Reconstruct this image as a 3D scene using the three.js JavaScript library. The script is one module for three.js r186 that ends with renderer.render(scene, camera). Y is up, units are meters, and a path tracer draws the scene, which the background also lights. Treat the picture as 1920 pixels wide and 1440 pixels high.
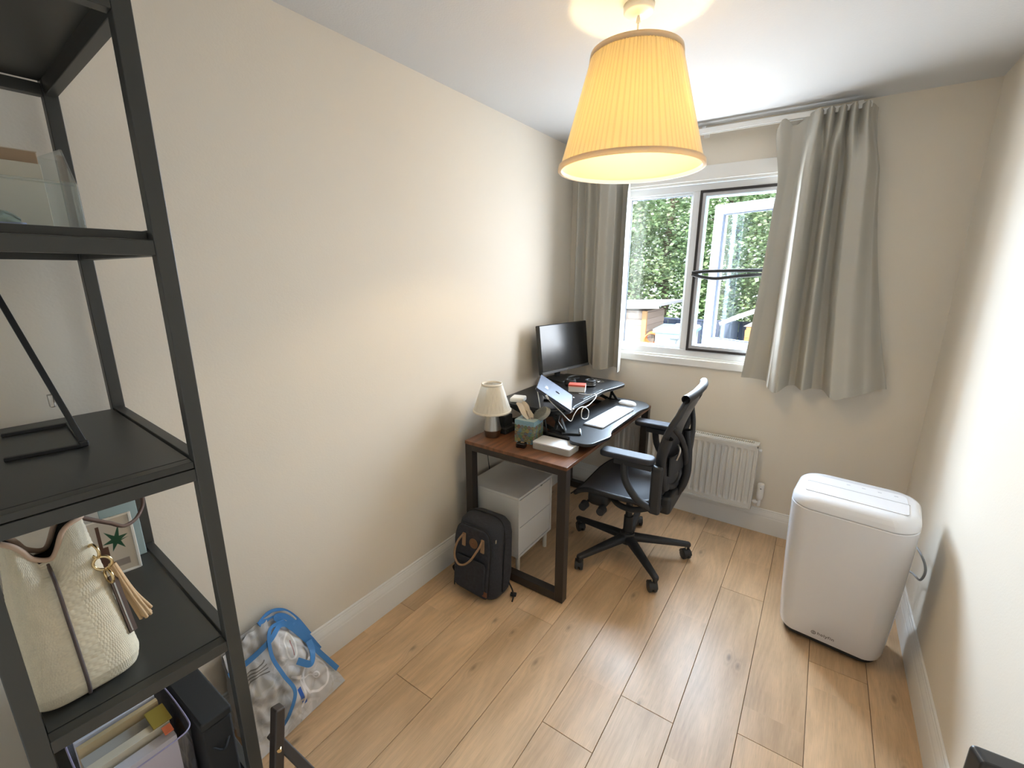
import * as THREE from 'three';
import { RoundedBoxGeometry } from 'three/addons/geometries/RoundedBoxGeometry.js';
import { mergeGeometries, toCreasedNormals } from 'three/addons/utils/BufferGeometryUtils.js';
import { ImprovedNoise } from 'three/addons/math/ImprovedNoise.js';
import { FontLoader } from 'three/addons/loaders/FontLoader.js';
import { RectAreaLightUniformsLib } from 'three/addons/lights/RectAreaLightUniformsLib.js';
import { TextGeometry } from 'three/addons/geometries/TextGeometry.js';

// ---------------------------------------------------------------- camera, sky, sun, exposure
const scene = new THREE.Scene();
const renderer = new THREE.WebGLRenderer();
renderer.toneMapping = THREE.LinearToneMapping;
renderer.toneMappingExposure = 2.0;
renderer.shadowMap.enabled = true;
const camera = new THREE.PerspectiveCamera(81.2, 4 / 3, 0.02, 200);
camera.position.set(1.54, 1.5826, 2.9735);
camera.rotation.set(-0.24306, 0.60288, 0.00162, 'YXZ');
scene.background = new THREE.Color().setRGB(0.80, 0.90, 1.0);
scene.backgroundIntensity = 2.0;
const sun = new THREE.DirectionalLight(new THREE.Color().setRGB(1, 0.95, 0.86), 4.2);
sun.position.set(4, 14, 9); sun.target.position.set(0, 0, -6);
sun.castShadow = true; sun.shadow.radius = 3;
Object.assign(sun.shadow.camera, { left: -16, right: 16, top: 16, bottom: -16, near: 0.5, far: 60 });
sun.shadow.mapSize.set(2048, 2048);
scene.add(sun, sun.target);
RectAreaLightUniformsLib.init();
// soft daylight: the open sky up and to the left of the window, and the garden's light straight in
const skylight = new THREE.RectAreaLight(new THREE.Color().setRGB(0.58, 0.78, 1.0), 38, 2.4, 1.8);
skylight.position.set(0.15, 2.35, -1.25); skylight.lookAt(1.45, 0.75, 1.5);
const gardenlight = new THREE.RectAreaLight(new THREE.Color().setRGB(0.95, 0.97, 1.0), 4.6, 0.90, 0.96);
gardenlight.position.set(0.84, 1.58, 0.006); gardenlight.rotation.y = Math.PI;
scene.add(skylight, gardenlight);

// ---------------------------------------------------------------- helpers
let seed = 20240611;
const rnd = () => { seed = (seed * 1664525 + 1013904223) >>> 0; return seed / 4294967296; };
const rr = (a, b) => a + (b - a) * rnd();
const noise = new ImprovedNoise();
const V3 = (x, y, z) => new THREE.Vector3(x, y, z);
const lin = (r, g, b) => new THREE.Color().setRGB(r, g, b);
const PI = Math.PI, H = 2.4, W = 2.036;
function M(c, roughness = 0.6, o = {}) {
  const P = ('clearcoat' in o || 'sheen' in o || 'transmission' in o || 'ior' in o) ? THREE.MeshPhysicalMaterial : THREE.MeshStandardMaterial;
  return new P({ color: Array.isArray(c) ? lin(...c) : new THREE.Color(c), roughness, ...o });
}
const taken = {};
function numbered(n) { const k = taken[n] = (taken[n] ?? -1) + 1; return k ? n + '_' + String(k).padStart(3, '0') : n; }
function thing(name, label, category, [x, y, z] = [0, 0, 0], turn = 0, group) {
  const o = new THREE.Group(); o.name = numbered(name); scene.add(o);
  o.position.set(x, y, z); o.rotation.y = turn;
  o.userData = { label, category }; if (group) o.userData.group = group;
  return o;
}
function struct(name, label, category) {
  const o = new THREE.Group(); o.name = name; scene.add(o);
  o.userData = { kind: 'structure', label, category }; return o;
}
function tag(o, label, category, group) { o.userData = { label, category }; if (group) o.userData.group = group; return o; }
function add(parent, name, geo, mat, pos, rot, label) {   // local coordinates
  const m = new THREE.Mesh(Array.isArray(geo) ? merge(geo) : geo, mat);
  m.name = parent === scene ? numbered(name) : name;
  if (pos) m.position.set(...pos); if (rot) m.rotation.set(...rot);
  if (label) m.userData.label = label;
  parent.add(m); return m;
}
function aw(parent, name, geo, mat, pos = [0, 0, 0], rot, label) {   // world coordinates under an unturned thing
  const p = parent.position; return add(parent, name, geo, mat, [pos[0] - p.x, pos[1] - p.y, pos[2] - p.z], rot, label);
}
function merge(list) { return mergeGeometries(list.map((g) => { const h = g.index ? g.toNonIndexed() : g; for (const k of Object.keys(h.attributes)) if (!['position', 'normal', 'uv'].includes(k)) h.deleteAttribute(k); return h; })); }
const box = (w, h, d, r = 0.002, s = 2) => r > 0 ? new RoundedBoxGeometry(w, h, d, s, Math.min(r, w / 2.01, h / 2.01, d / 2.01)) : new THREE.BoxGeometry(w, h, d);
const at = (g, x = 0, y = 0, z = 0, rx = 0, ry = 0, rz = 0) => { const h = g.clone(); if (rx) h.rotateX(rx); if (ry) h.rotateY(ry); if (rz) h.rotateZ(rz); h.translate(x, y, z); return h; };
const cyl = (r0, r1, h, n = 24) => new THREE.CylinderGeometry(r0, r1, h, n);
function tube(pts, r, n = 40, rad = 8, closed = false) { return new THREE.TubeGeometry(new THREE.CatmullRomCurve3(pts.map((p) => V3(...p)), closed, 'centripetal'), n, r, rad, closed); }
function rod(a, b, r, n = 12) {     // round bar with closed ends between two points
  const A = V3(...a), B = V3(...b), d = B.clone().sub(A), g = new THREE.CylinderGeometry(r, r, d.length(), n);
  g.applyQuaternion(new THREE.Quaternion().setFromUnitVectors(V3(0, 1, 0), d.clone().normalize())); g.translate(...A.add(B).multiplyScalar(0.5).toArray()); return g;
}
function bar(a, b, w, t, up = [0, 1, 0]) {   // rectangular bar a->b: w across, t along 'up'
  const A = V3(...a), B = V3(...b), d = B.clone().sub(A), L = d.length(), g = box(L, t, w, Math.min(w, t) * 0.18);
  const x = d.normalize(), z = x.clone().cross(V3(...up)).normalize(), y = z.clone().cross(x);
  g.applyMatrix4(new THREE.Matrix4().makeBasis(x, y, z)); g.translate(...A.add(B).multiplyScalar(0.5).toArray()); return g;
}
const lathe = (pts, n = 48) => new THREE.LatheGeometry(pts.map((p) => new THREE.Vector2(...p)), n);
function shapeOf(pts) { const s = new THREE.Shape(); pts.forEach((p, i) => i ? s.lineTo(...p) : s.moveTo(...p)); s.closePath(); return s; }
function rshape(pts, r, seg = 5) {   // polygon with rounded corners (r a number or per-corner list)
  const s = new THREE.Shape(), n = pts.length, v = pts.map((p) => new THREE.Vector2(...p));
  for (let i = 0; i < n; i++) {
    const p = v[i], a = v[(i + n - 1) % n], b = v[(i + 1) % n], q = Array.isArray(r) ? r[i] : r;
    const da = a.clone().sub(p), db = b.clone().sub(p), k = Math.min(q, da.length() / 2, db.length() / 2);
    const s0 = p.clone().add(da.setLength(k || 1e-6)), s1 = p.clone().add(db.setLength(k || 1e-6));
    i ? s.lineTo(s0.x, s0.y) : s.moveTo(s0.x, s0.y); s.quadraticCurveTo(p.x, p.y, s1.x, s1.y);
  }
  s.closePath(); return s;
}
function extr(shape, depth, bevel = 0.002, seg = 2, curve = 8) {
  const g = new THREE.ExtrudeGeometry(shape, { depth: depth - 2 * bevel, bevelEnabled: bevel > 0, bevelThickness: bevel, bevelSize: bevel, bevelOffset: -bevel, bevelSegments: seg, curveSegments: curve });
  g.translate(0, 0, bevel); return g;
}
const flat = (g) => { g.rotateX(-PI / 2); return g; };   // shape xy -> x,-z ; extrude -> up
function rring(w, d, r, n = 8) {     // ring of [x,z] around a rounded rectangle
  const o = []; r = Math.min(r, w / 2, d / 2);
  for (const [sx, sz, a0] of [[1, 1, 0], [-1, 1, PI / 2], [-1, -1, PI], [1, -1, PI * 1.5]]) for (let i = 0; i <= n; i++) { const a = a0 + i / n * PI / 2; o.push([sx * (w / 2 - r) + r * Math.cos(a), sz * (d / 2 - r) + r * Math.sin(a)]); }
  return o;
}
function loft(rings, { cap0 = true, cap1 = true, crease = 0.7, closed = true, uv = [1, 1] } = {}) {   // rings of [x,y,z]
  const m = rings[0].length, pos = [], uvs = [], idx = [], cols = closed ? m + 1 : m;
  rings.forEach((R, j) => { for (let i = 0; i < cols; i++) { pos.push(...R[i % m]); uvs.push(i / (cols - 1) * uv[0], j / (rings.length - 1) * uv[1]); } });
  for (let j = 0; j < rings.length - 1; j++) for (let i = 0; i < cols - 1; i++) { const a = j * cols + i, b = a + 1, c = a + cols, d = c + 1; idx.push(a, c, b, b, c, d); }
  const cap = (j, flip) => { const c = pos.length / 3, R = rings[j], s = [0, 0, 0]; R.forEach((p) => { s[0] += p[0] / m; s[1] += p[1] / m; s[2] += p[2] / m; }); pos.push(...s); uvs.push(0.5, 0.5); for (let i = 0; i < m; i++) { const a = j * cols + i, b = j * cols + (i + 1) % cols; flip ? idx.push(c, b, a) : idx.push(c, a, b); } };
  if (cap0) cap(0, false); if (cap1) cap(rings.length - 1, true);
  const g = new THREE.BufferGeometry(); g.setAttribute('position', new THREE.Float32BufferAttribute(pos, 3)); g.setAttribute('uv', new THREE.Float32BufferAttribute(uvs, 2)); g.setIndex(idx);
  return toCreasedNormals(g, crease);
}
function sheet(f, nu, nv, thick = 0.003) {   // cloth: f(u,v)->[x,y,z], both faces and the hems
  const P = [], N = [], U = nu + 1, e = 1e-3;
  for (let j = 0; j <= nv; j++) for (let i = 0; i <= nu; i++) {
    const u = i / nu, v = j / nv, p = V3(...f(u, v)), u0 = Math.max(0, u - e), u1 = Math.min(1, u + e), v0 = Math.max(0, v - e), v1 = Math.min(1, v + e);
    P.push(p); N.push(V3(...f(u1, v)).sub(V3(...f(u0, v))).cross(V3(...f(u, v1)).sub(V3(...f(u, v0)))).normalize());
  }
  const pos = [], nor = [], uvs = [], idx = [];
  for (const s of [1, -1]) { P.forEach((p, k) => { const q = p.clone().addScaledVector(N[k], s * thick / 2); pos.push(q.x, q.y, q.z); nor.push(N[k].x * s, N[k].y * s, N[k].z * s); uvs.push((k % U) / nu, Math.floor(k / U) / nv); }); }
  const K = P.length;
  for (let j = 0; j < nv; j++) for (let i = 0; i < nu; i++) { const a = j * U + i, b = a + 1, c = a + U, d = c + 1; idx.push(a, b, c, b, d, c); idx.push(K + a, K + c, K + b, K + b, K + c, K + d); }
  const edge = (list) => { for (let k = 0; k < list.length - 1; k++) { const a = list[k], b = list[k + 1]; idx.push(a, K + a, b, b, K + a, K + b); } };
  const top = [], bot = [], l = [], r = []; for (let i = 0; i <= nu; i++) { top.push(i); bot.push(nv * U + nu - i); } for (let j = 0; j <= nv; j++) { r.push(j * U + nu); l.push((nv - j) * U); }
  edge(top); edge(r); edge(bot); edge(l);
  const g = new THREE.BufferGeometry(); g.setAttribute('position', new THREE.Float32BufferAttribute(pos, 3)); g.setAttribute('normal', new THREE.Float32BufferAttribute(nor, 3)); g.setAttribute('uv', new THREE.Float32BufferAttribute(uvs, 2)); g.setIndex(idx);
  return g;
}
const gauss = (u, c, w) => Math.exp(-(((u - c) / w) ** 2));
const interp = (keys, t) => { if (t <= keys[0][0]) return keys[0][1]; for (let i = 1; i < keys.length; i++) if (t <= keys[i][0]) { const [a, x] = keys[i - 1], [b, y] = keys[i], k = (t - a) / (b - a), s = k * k * (3 - 2 * k); return x + (y - x) * s; } return keys[keys.length - 1][1]; };
const linterp = (keys, t) => { if (t <= keys[0][0]) return keys[0][1]; for (let i = 1; i < keys.length; i++) if (t <= keys[i][0]) { const [a, x] = keys[i - 1], [b, y] = keys[i]; return x + (y - x) * (t - a) / (b - a); } return keys[keys.length - 1][1]; };
function dtex(w, h, f, srgb = true, rep) {   // computed texture, f(u,v) -> [r,g,b] 0..1
  const d = new Uint8Array(w * h * 4); let k = 0;
  for (let j = 0; j < h; j++) for (let i = 0; i < w; i++) { const c = f(i / w, j / h); d[k++] = Math.max(0, Math.min(255, c[0] * 255)); d[k++] = Math.max(0, Math.min(255, c[1] * 255)); d[k++] = Math.max(0, Math.min(255, c[2] * 255)); d[k++] = 255; }
  const t = new THREE.DataTexture(d, w, h); t.magFilter = THREE.LinearFilter; t.minFilter = THREE.LinearMipmapLinearFilter; t.generateMipmaps = true; t.wrapS = t.wrapT = THREE.RepeatWrapping;
  if (srgb) t.colorSpace = THREE.SRGBColorSpace; if (rep) t.repeat.set(...rep); t.needsUpdate = true; return t;
}
function canvasTex(w, h, draw, srgb = true) { const c = document.createElement('canvas'); c.width = w; c.height = h; draw(c.getContext('2d'), w, h); const t = new THREE.CanvasTexture(c); if (srgb) t.colorSpace = THREE.SRGBColorSpace; t.wrapS = t.wrapT = THREE.RepeatWrapping; return t; }

// ---------------------------------------------------------------- shared materials
const peel = dtex(256, 256, (u, v) => { const s = 0.5 + 0.3 * noise.noise(u * 64, v * 64, 1.5) + 0.2 * noise.noise(u * 128, v * 128, 3.5); return [s, s, s]; }, false, [3, 3]);
const mat = {
  wall: M([0.77, 0.707, 0.61], 0.75, { bumpMap: peel, bumpScale: 0.00025 }),
  ceil: M([0.66, 0.66, 0.66], 0.85, { bumpMap: peel, bumpScale: 0.0005 }),
  trim: M([0.80, 0.79, 0.765], 0.35),
  pvc: M([0.80, 0.81, 0.83], 0.28),
  gasket: M([0.028, 0.022, 0.022], 0.6),
  glass: new THREE.MeshPhysicalMaterial({ color: 0xffffff, roughness: 0, transmission: 1, thickness: 0, ior: 1.45 }),
  black: M([0.018, 0.018, 0.019], 0.5),
  blackSatin: M([0.020, 0.021, 0.020], 0.36),
  blackMatte: M([0.022, 0.022, 0.023], 0.7),
  white: M([0.78, 0.78, 0.77], 0.4),
  chrome: M([0.75, 0.75, 0.76], 0.2, { metalness: 1 }),
  steel: M([0.55, 0.53, 0.50], 0.33, { metalness: 1 }),
  brass: M([0.72, 0.55, 0.30], 0.25, { metalness: 1 }),
  bronzeBlack: M([0.030, 0.023, 0.019], 0.42),
  paper: M([0.80, 0.78, 0.74], 0.8),
  cable: M([0.80, 0.79, 0.77], 0.45),
};

// ================================================================ the room
const Z1 = 3.25;             // near wall, behind the camera
const OX0 = 0.345, OX1 = 1.335, OY0 = 1.055, OY1 = 2.105;   // window opening
{ // floor: oak boards laid towards the window
  const fl = struct('floor', 'oak laminate plank floor of the small room', 'floor');
  add(fl, 'underlay', new THREE.BoxGeometry(W + 0.24, 0.06, Z1 + 0.24), M([0.16, 0.10, 0.06], 0.9), [W / 2, -0.042, Z1 / 2]);
  const wood = [];
  for (let k = 0; k < 5; k++) {
    const ox = k * 17.3, knots = []; for (let i = 0; i < 2; i++) knots.push([rr(0.15, 0.85), rr(0.05, 0.95), rr(0.35, 0.9)]);
    const tone = [1, 0.955, 1.03, 0.98, 0.93][k];
    wood.push(dtex(160, 1024, (u, v) => {
      let warp = 0.5 * noise.noise(u * 2.2 + ox, v * 2.4, 1.5), dark = 0;
      for (const [kx, ky, s] of knots) { const dx = (u - kx) * 0.197, dy = (v - ky) * 1.38, d = Math.hypot(dx * 1.4, dy * 0.55) / (0.012 * s); warp += 0.35 * Math.exp(-d * d * 0.10); dark += 0.22 * Math.exp(-d * d * 0.6) + 0.05 * Math.exp(-d * d * 0.04); }
      const ring = Math.sin((u * 5 + warp * 7 + 0.6 * noise.noise(u * 9 + ox, v * 5, 7)) * 5.0);
      const fine = noise.noise(u * 70 + ox, v * 26, 2), pore = Math.max(0, noise.noise(u * 130 + ox, v * 34, 9) - 0.25);
      const cloud = noise.noise(u * 2.5 + ox, v * 5.5, 4);
      const s = tone * (1 + 0.022 * ring + 0.045 * fine + 0.085 * cloud - 0.16 * pore - dark);
      return [0.825 * s, 0.692 * s + 0.006 * cloud, 0.545 * s + 0.012 * cloud];
    }));
  }
  const wm = wood.map((t) => M([1, 1, 1], 0.39, { map: t, ior: 1.6 }));
  const cache = {};
  const plank = (w, L, v0) => {    // board with a small chamfer; uv: u across, v along
    const key = w.toFixed(3) + '_' + L.toFixed(2) + '_' + v0.toFixed(2); if (cache[key]) return cache[key];
    const g = box(w - 0.0016, 0.012, L - 0.0016, 0.0012, 1), p = g.attributes.position, uv = g.attributes.uv;
    for (let i = 0; i < p.count; i++) uv.setXY(i, p.getX(i) / 0.197 + 0.5, p.getZ(i) / 1.38 + v0);
    return cache[key] = g;
  };
  let k = 0, c0 = 0;
  for (let x = 0.115 - 0.197; x < W; x += 0.197, k++) {
    const xa = Math.max(0.0, x), xb = Math.min(W, x + 0.197); if (xb - xa < 0.02) continue;
    // end joints seen in the photograph: third board from the left edge of the sheen at z 1.85, its neighbour at z 1.59
    const off = Math.abs(x - 0.903) < 0.01 ? 1.85 : Math.abs(x - 1.10) < 0.01 ? 1.588 : 0.35 + ((k * 0.61) % 1) * 1.3;
    let z = off - 1.38 * Math.ceil(off / 1.38);
    for (; z < Z1; z += 1.38) {
      const za = Math.max(0, z), zb = Math.min(Z1, z + 1.38); if (zb - za < 0.03) continue;
      add(fl, 'plank', plank(xb - xa, zb - za, rr(0, 1)), wm[(k * 2 + c0++) % 5], [(xa + xb) / 2, -0.006, (za + zb) / 2]);
    }
  }
}
function wallBox(name, w, h, d, pos, m = mat.wall) {
  const g = new THREE.BoxGeometry(w, h, d), p = g.attributes.position, n = g.attributes.normal, uv = g.attributes.uv;
  for (let i = 0; i < p.count; i++) { const X = p.getX(i), Y = p.getY(i), Zq = p.getZ(i); if (Math.abs(n.getX(i)) > 0.5) uv.setXY(i, Zq, Y); else if (Math.abs(n.getY(i)) > 0.5) uv.setXY(i, X, Zq); else uv.setXY(i, X, Y); }
  return [g, pos, m, name];
}
const T = 0.12;
{
  let s = struct('wall_left', 'plain warm off-white wall along the left side', 'wall');
  let b = wallBox('plaster', T, H + 0.24, Z1 + 0.3 + T, [-T / 2, H / 2, (Z1 - 0.3 + T) / 2]); add(s, b[3], b[0], b[2], b[1]);
  s = struct('wall_right', 'plain warm off-white wall along the right side', 'wall');
  b = wallBox('plaster', T, H + 0.24, Z1 + 0.3 + T, [W + T / 2, H / 2, (Z1 - 0.3 + T) / 2]); add(s, b[3], b[0], b[2], b[1]);
  s = struct('wall_near', 'plain off-white wall behind the camera', 'wall');
  b = wallBox('plaster', W, H + 0.24, T, [W / 2, H / 2, Z1 + T / 2]); add(s, b[3], b[0], b[2], b[1]);
  s = struct('ceiling', 'white painted ceiling', 'ceiling');
  b = wallBox('plasterboard', W + 2 * T, 0.2, Z1 + 0.3 + T, [W / 2, H + 0.1, (Z1 - 0.3 + T) / 2], mat.ceil); add(s, b[3], b[0], b[2], b[1]);
  // window wall, with an opening; inner face at z = 0
  s = struct('wall_far', 'greige painted wall around the window', 'wall');
  const hole = new THREE.Shape(); hole.moveTo(-T, -0.12); hole.lineTo(W + T, -0.12); hole.lineTo(W + T, H + 0.2); hole.lineTo(-T, H + 0.2); hole.closePath();
  const o = new THREE.Path(); o.moveTo(OX0, OY0); o.lineTo(OX0, OY1); o.lineTo(OX1, OY1); o.lineTo(OX1, OY0); o.closePath(); hole.holes.push(o);
  const g = new THREE.ExtrudeGeometry(hole, { depth: 0.24, bevelEnabled: false }); g.translate(0, 0, -0.24);
  add(s, 'plaster', g, mat.wall);
}
function skirting(len) {   // moulded skirting board: profile (out, up), length along local z
  const s = new THREE.Shape(); s.moveTo(0, 0); s.lineTo(0.018, 0); s.lineTo(0.018, 0.105); s.lineTo(0.0165, 0.108); s.lineTo(0.0155, 0.112); s.bezierCurveTo(0.0155, 0.128, 0.009, 0.132, 0.0085, 0.142); s.lineTo(0.0065, 0.144); s.lineTo(0.006, 0.152); s.quadraticCurveTo(0.004, 0.156, 0, 0.156); s.closePath();
  return toCreasedNormals(new THREE.ExtrudeGeometry(s, { depth: len, bevelEnabled: false, curveSegments: 10 }), 0.35);
}
{
  const mk = (n, side, len, pos, ry) => { const m = add(scene, 'x', skirting(len), mat.trim, pos, [0, ry, 0]); m.name = n; m.userData = { kind: 'structure', label: 'moulded white skirting board along the ' + side, category: 'skirting board' }; };
  mk('baseboard_left', 'left wall', Z1, [0, 0, 0], 0);
  mk('baseboard_right', 'right wall', Z1, [W, 0, Z1], PI);
  mk('baseboard_far', 'window wall', W - 0.037, [W - 0.0185, 0, 0], -PI / 2);
  mk('baseboard_near', 'wall behind the camera', W - 0.037, [0.0185, 0, Z1], PI / 2);
}
{ // window: white pvc frame, fixed left light, right opening with its sash swung out
  const w = struct('window_1', 'white two-light window with the right sash swung open outside', 'window');
  const A = [OX0 - 0.065, OX1 + 0.065, OY0 - 0.05, OY1 + 0.082];   // architrave, mitred flat boards with a stepped edge
  const frame = (x0, x1, y0, y1, l, r, b, t, d, z, rd = 0.003) => [at(box(l, y1 - y0, d, rd), x0 + l / 2, (y0 + y1) / 2, z), at(box(r, y1 - y0, d, rd), x1 - r / 2, (y0 + y1) / 2, z), at(box(x1 - x0 - l - r, b, d, rd), (x0 + l + x1 - r) / 2, y0 + b / 2, z), at(box(x1 - x0 - l - r, t, d, rd), (x0 + l + x1 - r) / 2, y1 - t / 2, z)];
  const arc = frame(A[0], A[1], A[2], A[3], 0.062, 0.062, 0.046, 0.078, 0.018, 0.009);
  arc.forEach((g) => add(w, 'architrave', g, mat.trim));
  frame(OX0 - 0.003, OX1 + 0.003, OY0 - 0.004, OY1 + 0.004, 0.012, 0.012, 0.012, 0.012, 0.02, -0.004, 0.002).forEach((g) => add(w, 'inner_bead', g, mat.trim));
  frame(OX0 + 0.009, OX1 - 0.009, OY0 + 0.008, OY1 - 0.008, 0.045, 0.045, 0.042, 0.042, 0.07, -0.052).forEach((g) => add(w, 'frame_member', g, mat.pvc));
  add(w, 'mullion', box(0.046, OY1 - OY0 - 0.1, 0.07, 0.003), mat.pvc, [0.823, (OY0 + OY1) / 2, -0.052]);
  // fixed light: glazing bead, gasket, pane
  frame(0.396, 0.803, 1.103, 2.056, 0.016, 0.016, 0.016, 0.016, 0.03, -0.05, 0.004).forEach((g) => add(w, 'glazing_bead', g, mat.pvc));
  frame(0.411, 0.788, 1.118, 2.041, 0.004, 0.004, 0.004, 0.004, 0.01, -0.052, 0).forEach((g) => add(w, 'gasket', g, M([0.10, 0.11, 0.13], 0.6)));
  add(w, 'pane', new THREE.BoxGeometry(0.376, 0.922, 0.004), mat.glass, [0.5995, 1.5795, -0.054]);
  // insect-screen frame round the open light: dark edge strip and pale inner frame
  const X0 = 0.847, X1 = 1.282, Y0 = 1.106, Y1 = 2.054;
  frame(X0 - 0.004, X1 + 0.004, Y0 - 0.004, Y1 + 0.004, 0.014, 0.014, 0.014, 0.014, 0.012, -0.010, 0.001).forEach((g) => add(w, 'screen_edge_strip', g, mat.gasket));
  frame(X0 + 0.010, X1 - 0.010, Y0 + 0.010, Y1 - 0.010, 0.020, 0.020, 0.020, 0.020, 0.024, -0.020, 0.002).forEach((g) => add(w, 'screen_frame', g, M([0.46, 0.46, 0.48], 0.5)));
  frame(X0 + 0.030, X1 - 0.030, Y0 + 0.030, Y1 - 0.030, 0.006, 0.006, 0.006, 0.006, 0.03, -0.05, 0.001).forEach((g) => add(w, 'rebate', g, mat.pvc));
  // the sash, hinged on its right stile
  const sash = new THREE.Group(); sash.name = 'sash'; sash.position.set(1.275, 0, -0.085); sash.rotation.y = -0.40; w.add(sash);
  const sw = 0.425, sy0 = 1.105, sy1 = 2.0;
  frame(-sw, 0, sy0, sy1, 0.058, 0.058, 0.058, 0.058, 0.062, -0.031, 0.006).forEach((g) => add(sash, 'sash_member', g, mat.pvc));
  frame(-sw + 0.058, -0.058, sy0 + 0.058, sy1 - 0.058, 0.006, 0.006, 0.006, 0.006, 0.02, -0.018, 0).forEach((g) => add(sash, 'gasket', g, M([0.16, 0.17, 0.22], 0.6)));
  add(sash, 'pane', new THREE.BoxGeometry(sw - 0.118, sy1 - sy0 - 0.118, 0.004), mat.glass, [-sw / 2, (sy0 + sy1) / 2, -0.02]);
  // outer sill
  add(w, 'outer_sill', box(OX1 - OX0 + 0.1, 0.03, 0.16, 0.004), mat.pvc, [(OX0 + OX1) / 2, OY0 - 0.02, -0.30]);
}
{ // black elastic straps across the open light
  const b = (pts) => { const g = tube(pts, 0.0105, 40, 10), p = g.attributes.position; return g; };
  const t = thing('elastic_strap', 'black elastic strap looped across the open window light', 'strap', [0.84, 1.58, 0.004]);
  const a = (p) => p.map(([x, y, z]) => [x - 0.84, y - 1.58, z - 0.004]);
  add(t, 'upper_band', b(a([[0.842, 1.585, 0.004], [0.90, 1.592, 0.008], [1.05, 1.597, 0.012], [1.30, 1.600, 0.012]])), mat.blackMatte);
  add(t, 'lower_band', b(a([[0.842, 1.575, 0.004], [0.905, 1.560, 0.016], [0.985, 1.552, 0.022], [1.10, 1.566, 0.024], [1.30, 1.582, 0.014]])), mat.blackMatte);
}
// ---------------------------------------------------------------- curtain track and curtains
{
  const t = thing('curtain_track', 'white curtain track below the ceiling above the window', 'curtain track', [0.85, 2.335, 0.085]);
  aw(t, 'rail', [at(box(1.55, 0.026, 0.006, 0.002), 0.82, 2.350, 0.098), at(box(1.55, 0.006, 0.03, 0.002), 0.82, 2.362, 0.084), at(box(1.55, 0.026, 0.005, 0.002), 0.82, 2.350, 0.071)], mat.trim);
  for (const x of [0.15, 0.85, 1.55]) aw(t, 'bracket', [at(box(0.022, 0.012, 0.085, 0.002), x, 2.371, 0.0435), at(box(0.03, 0.05, 0.006, 0.002), x, 2.36, 0.003)], mat.trim);
}
const weave = dtex(256, 256, (u, v) => { const s = 0.5 + 0.25 * Math.sin(u * 2 * PI * 64) * Math.sin(v * 2 * PI * 64) + 0.35 * noise.noise(u * 60, v * 60, 1); return [s, s, s]; }, false, [6, 14]);
const cloth = M([0.47, 0.45, 0.40], 0.75, { sheen: 0.25, sheenRoughness: 0.5, sheenColor: lin(0.8, 0.8, 0.8), bumpMap: weave, bumpScale: 0.0006, side: THREE.DoubleSide });
function curtainGeo(top, mid, bot, yTop, yBot, nu, nv) {   // profiles: lists of [u, x, z]
  const px = (k) => (u) => interp(k.map((a) => [a[0], a[1]]), u), pz = (k) => (u) => interp(k.map((a) => [a[0], a[2]]), u);
  const lx = (k) => (u) => linterp(k.map((a) => [a[0], a[1]]), u);
  const X = [lx(top), lx(mid), lx(bot)], Zs = [pz(top), pz(mid), pz(bot)];
  return sheet((u, v) => {
    const k = Math.min(1, v / 0.22), s = k * k * (3 - 2 * k), q = Math.max(0, (v - 0.12) / 0.88), r = q * q * 0.45 + q * 0.55;
    const mixv = (F) => { const a = F[0](u), b = F[1](u), c = F[2](u); const m = b + (c - b) * r; return a + (m - a) * s; };
    const wob = 0.002 * noise.noise(u * 6, v * 4, 2);
    return [mixv(X) + wob, yTop(u) + (yBot(u) - yTop(u)) * v, Math.max(0.032, mixv(Zs) + wob * 1.5)];
  }, nu, nv, 0.004);
}
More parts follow.
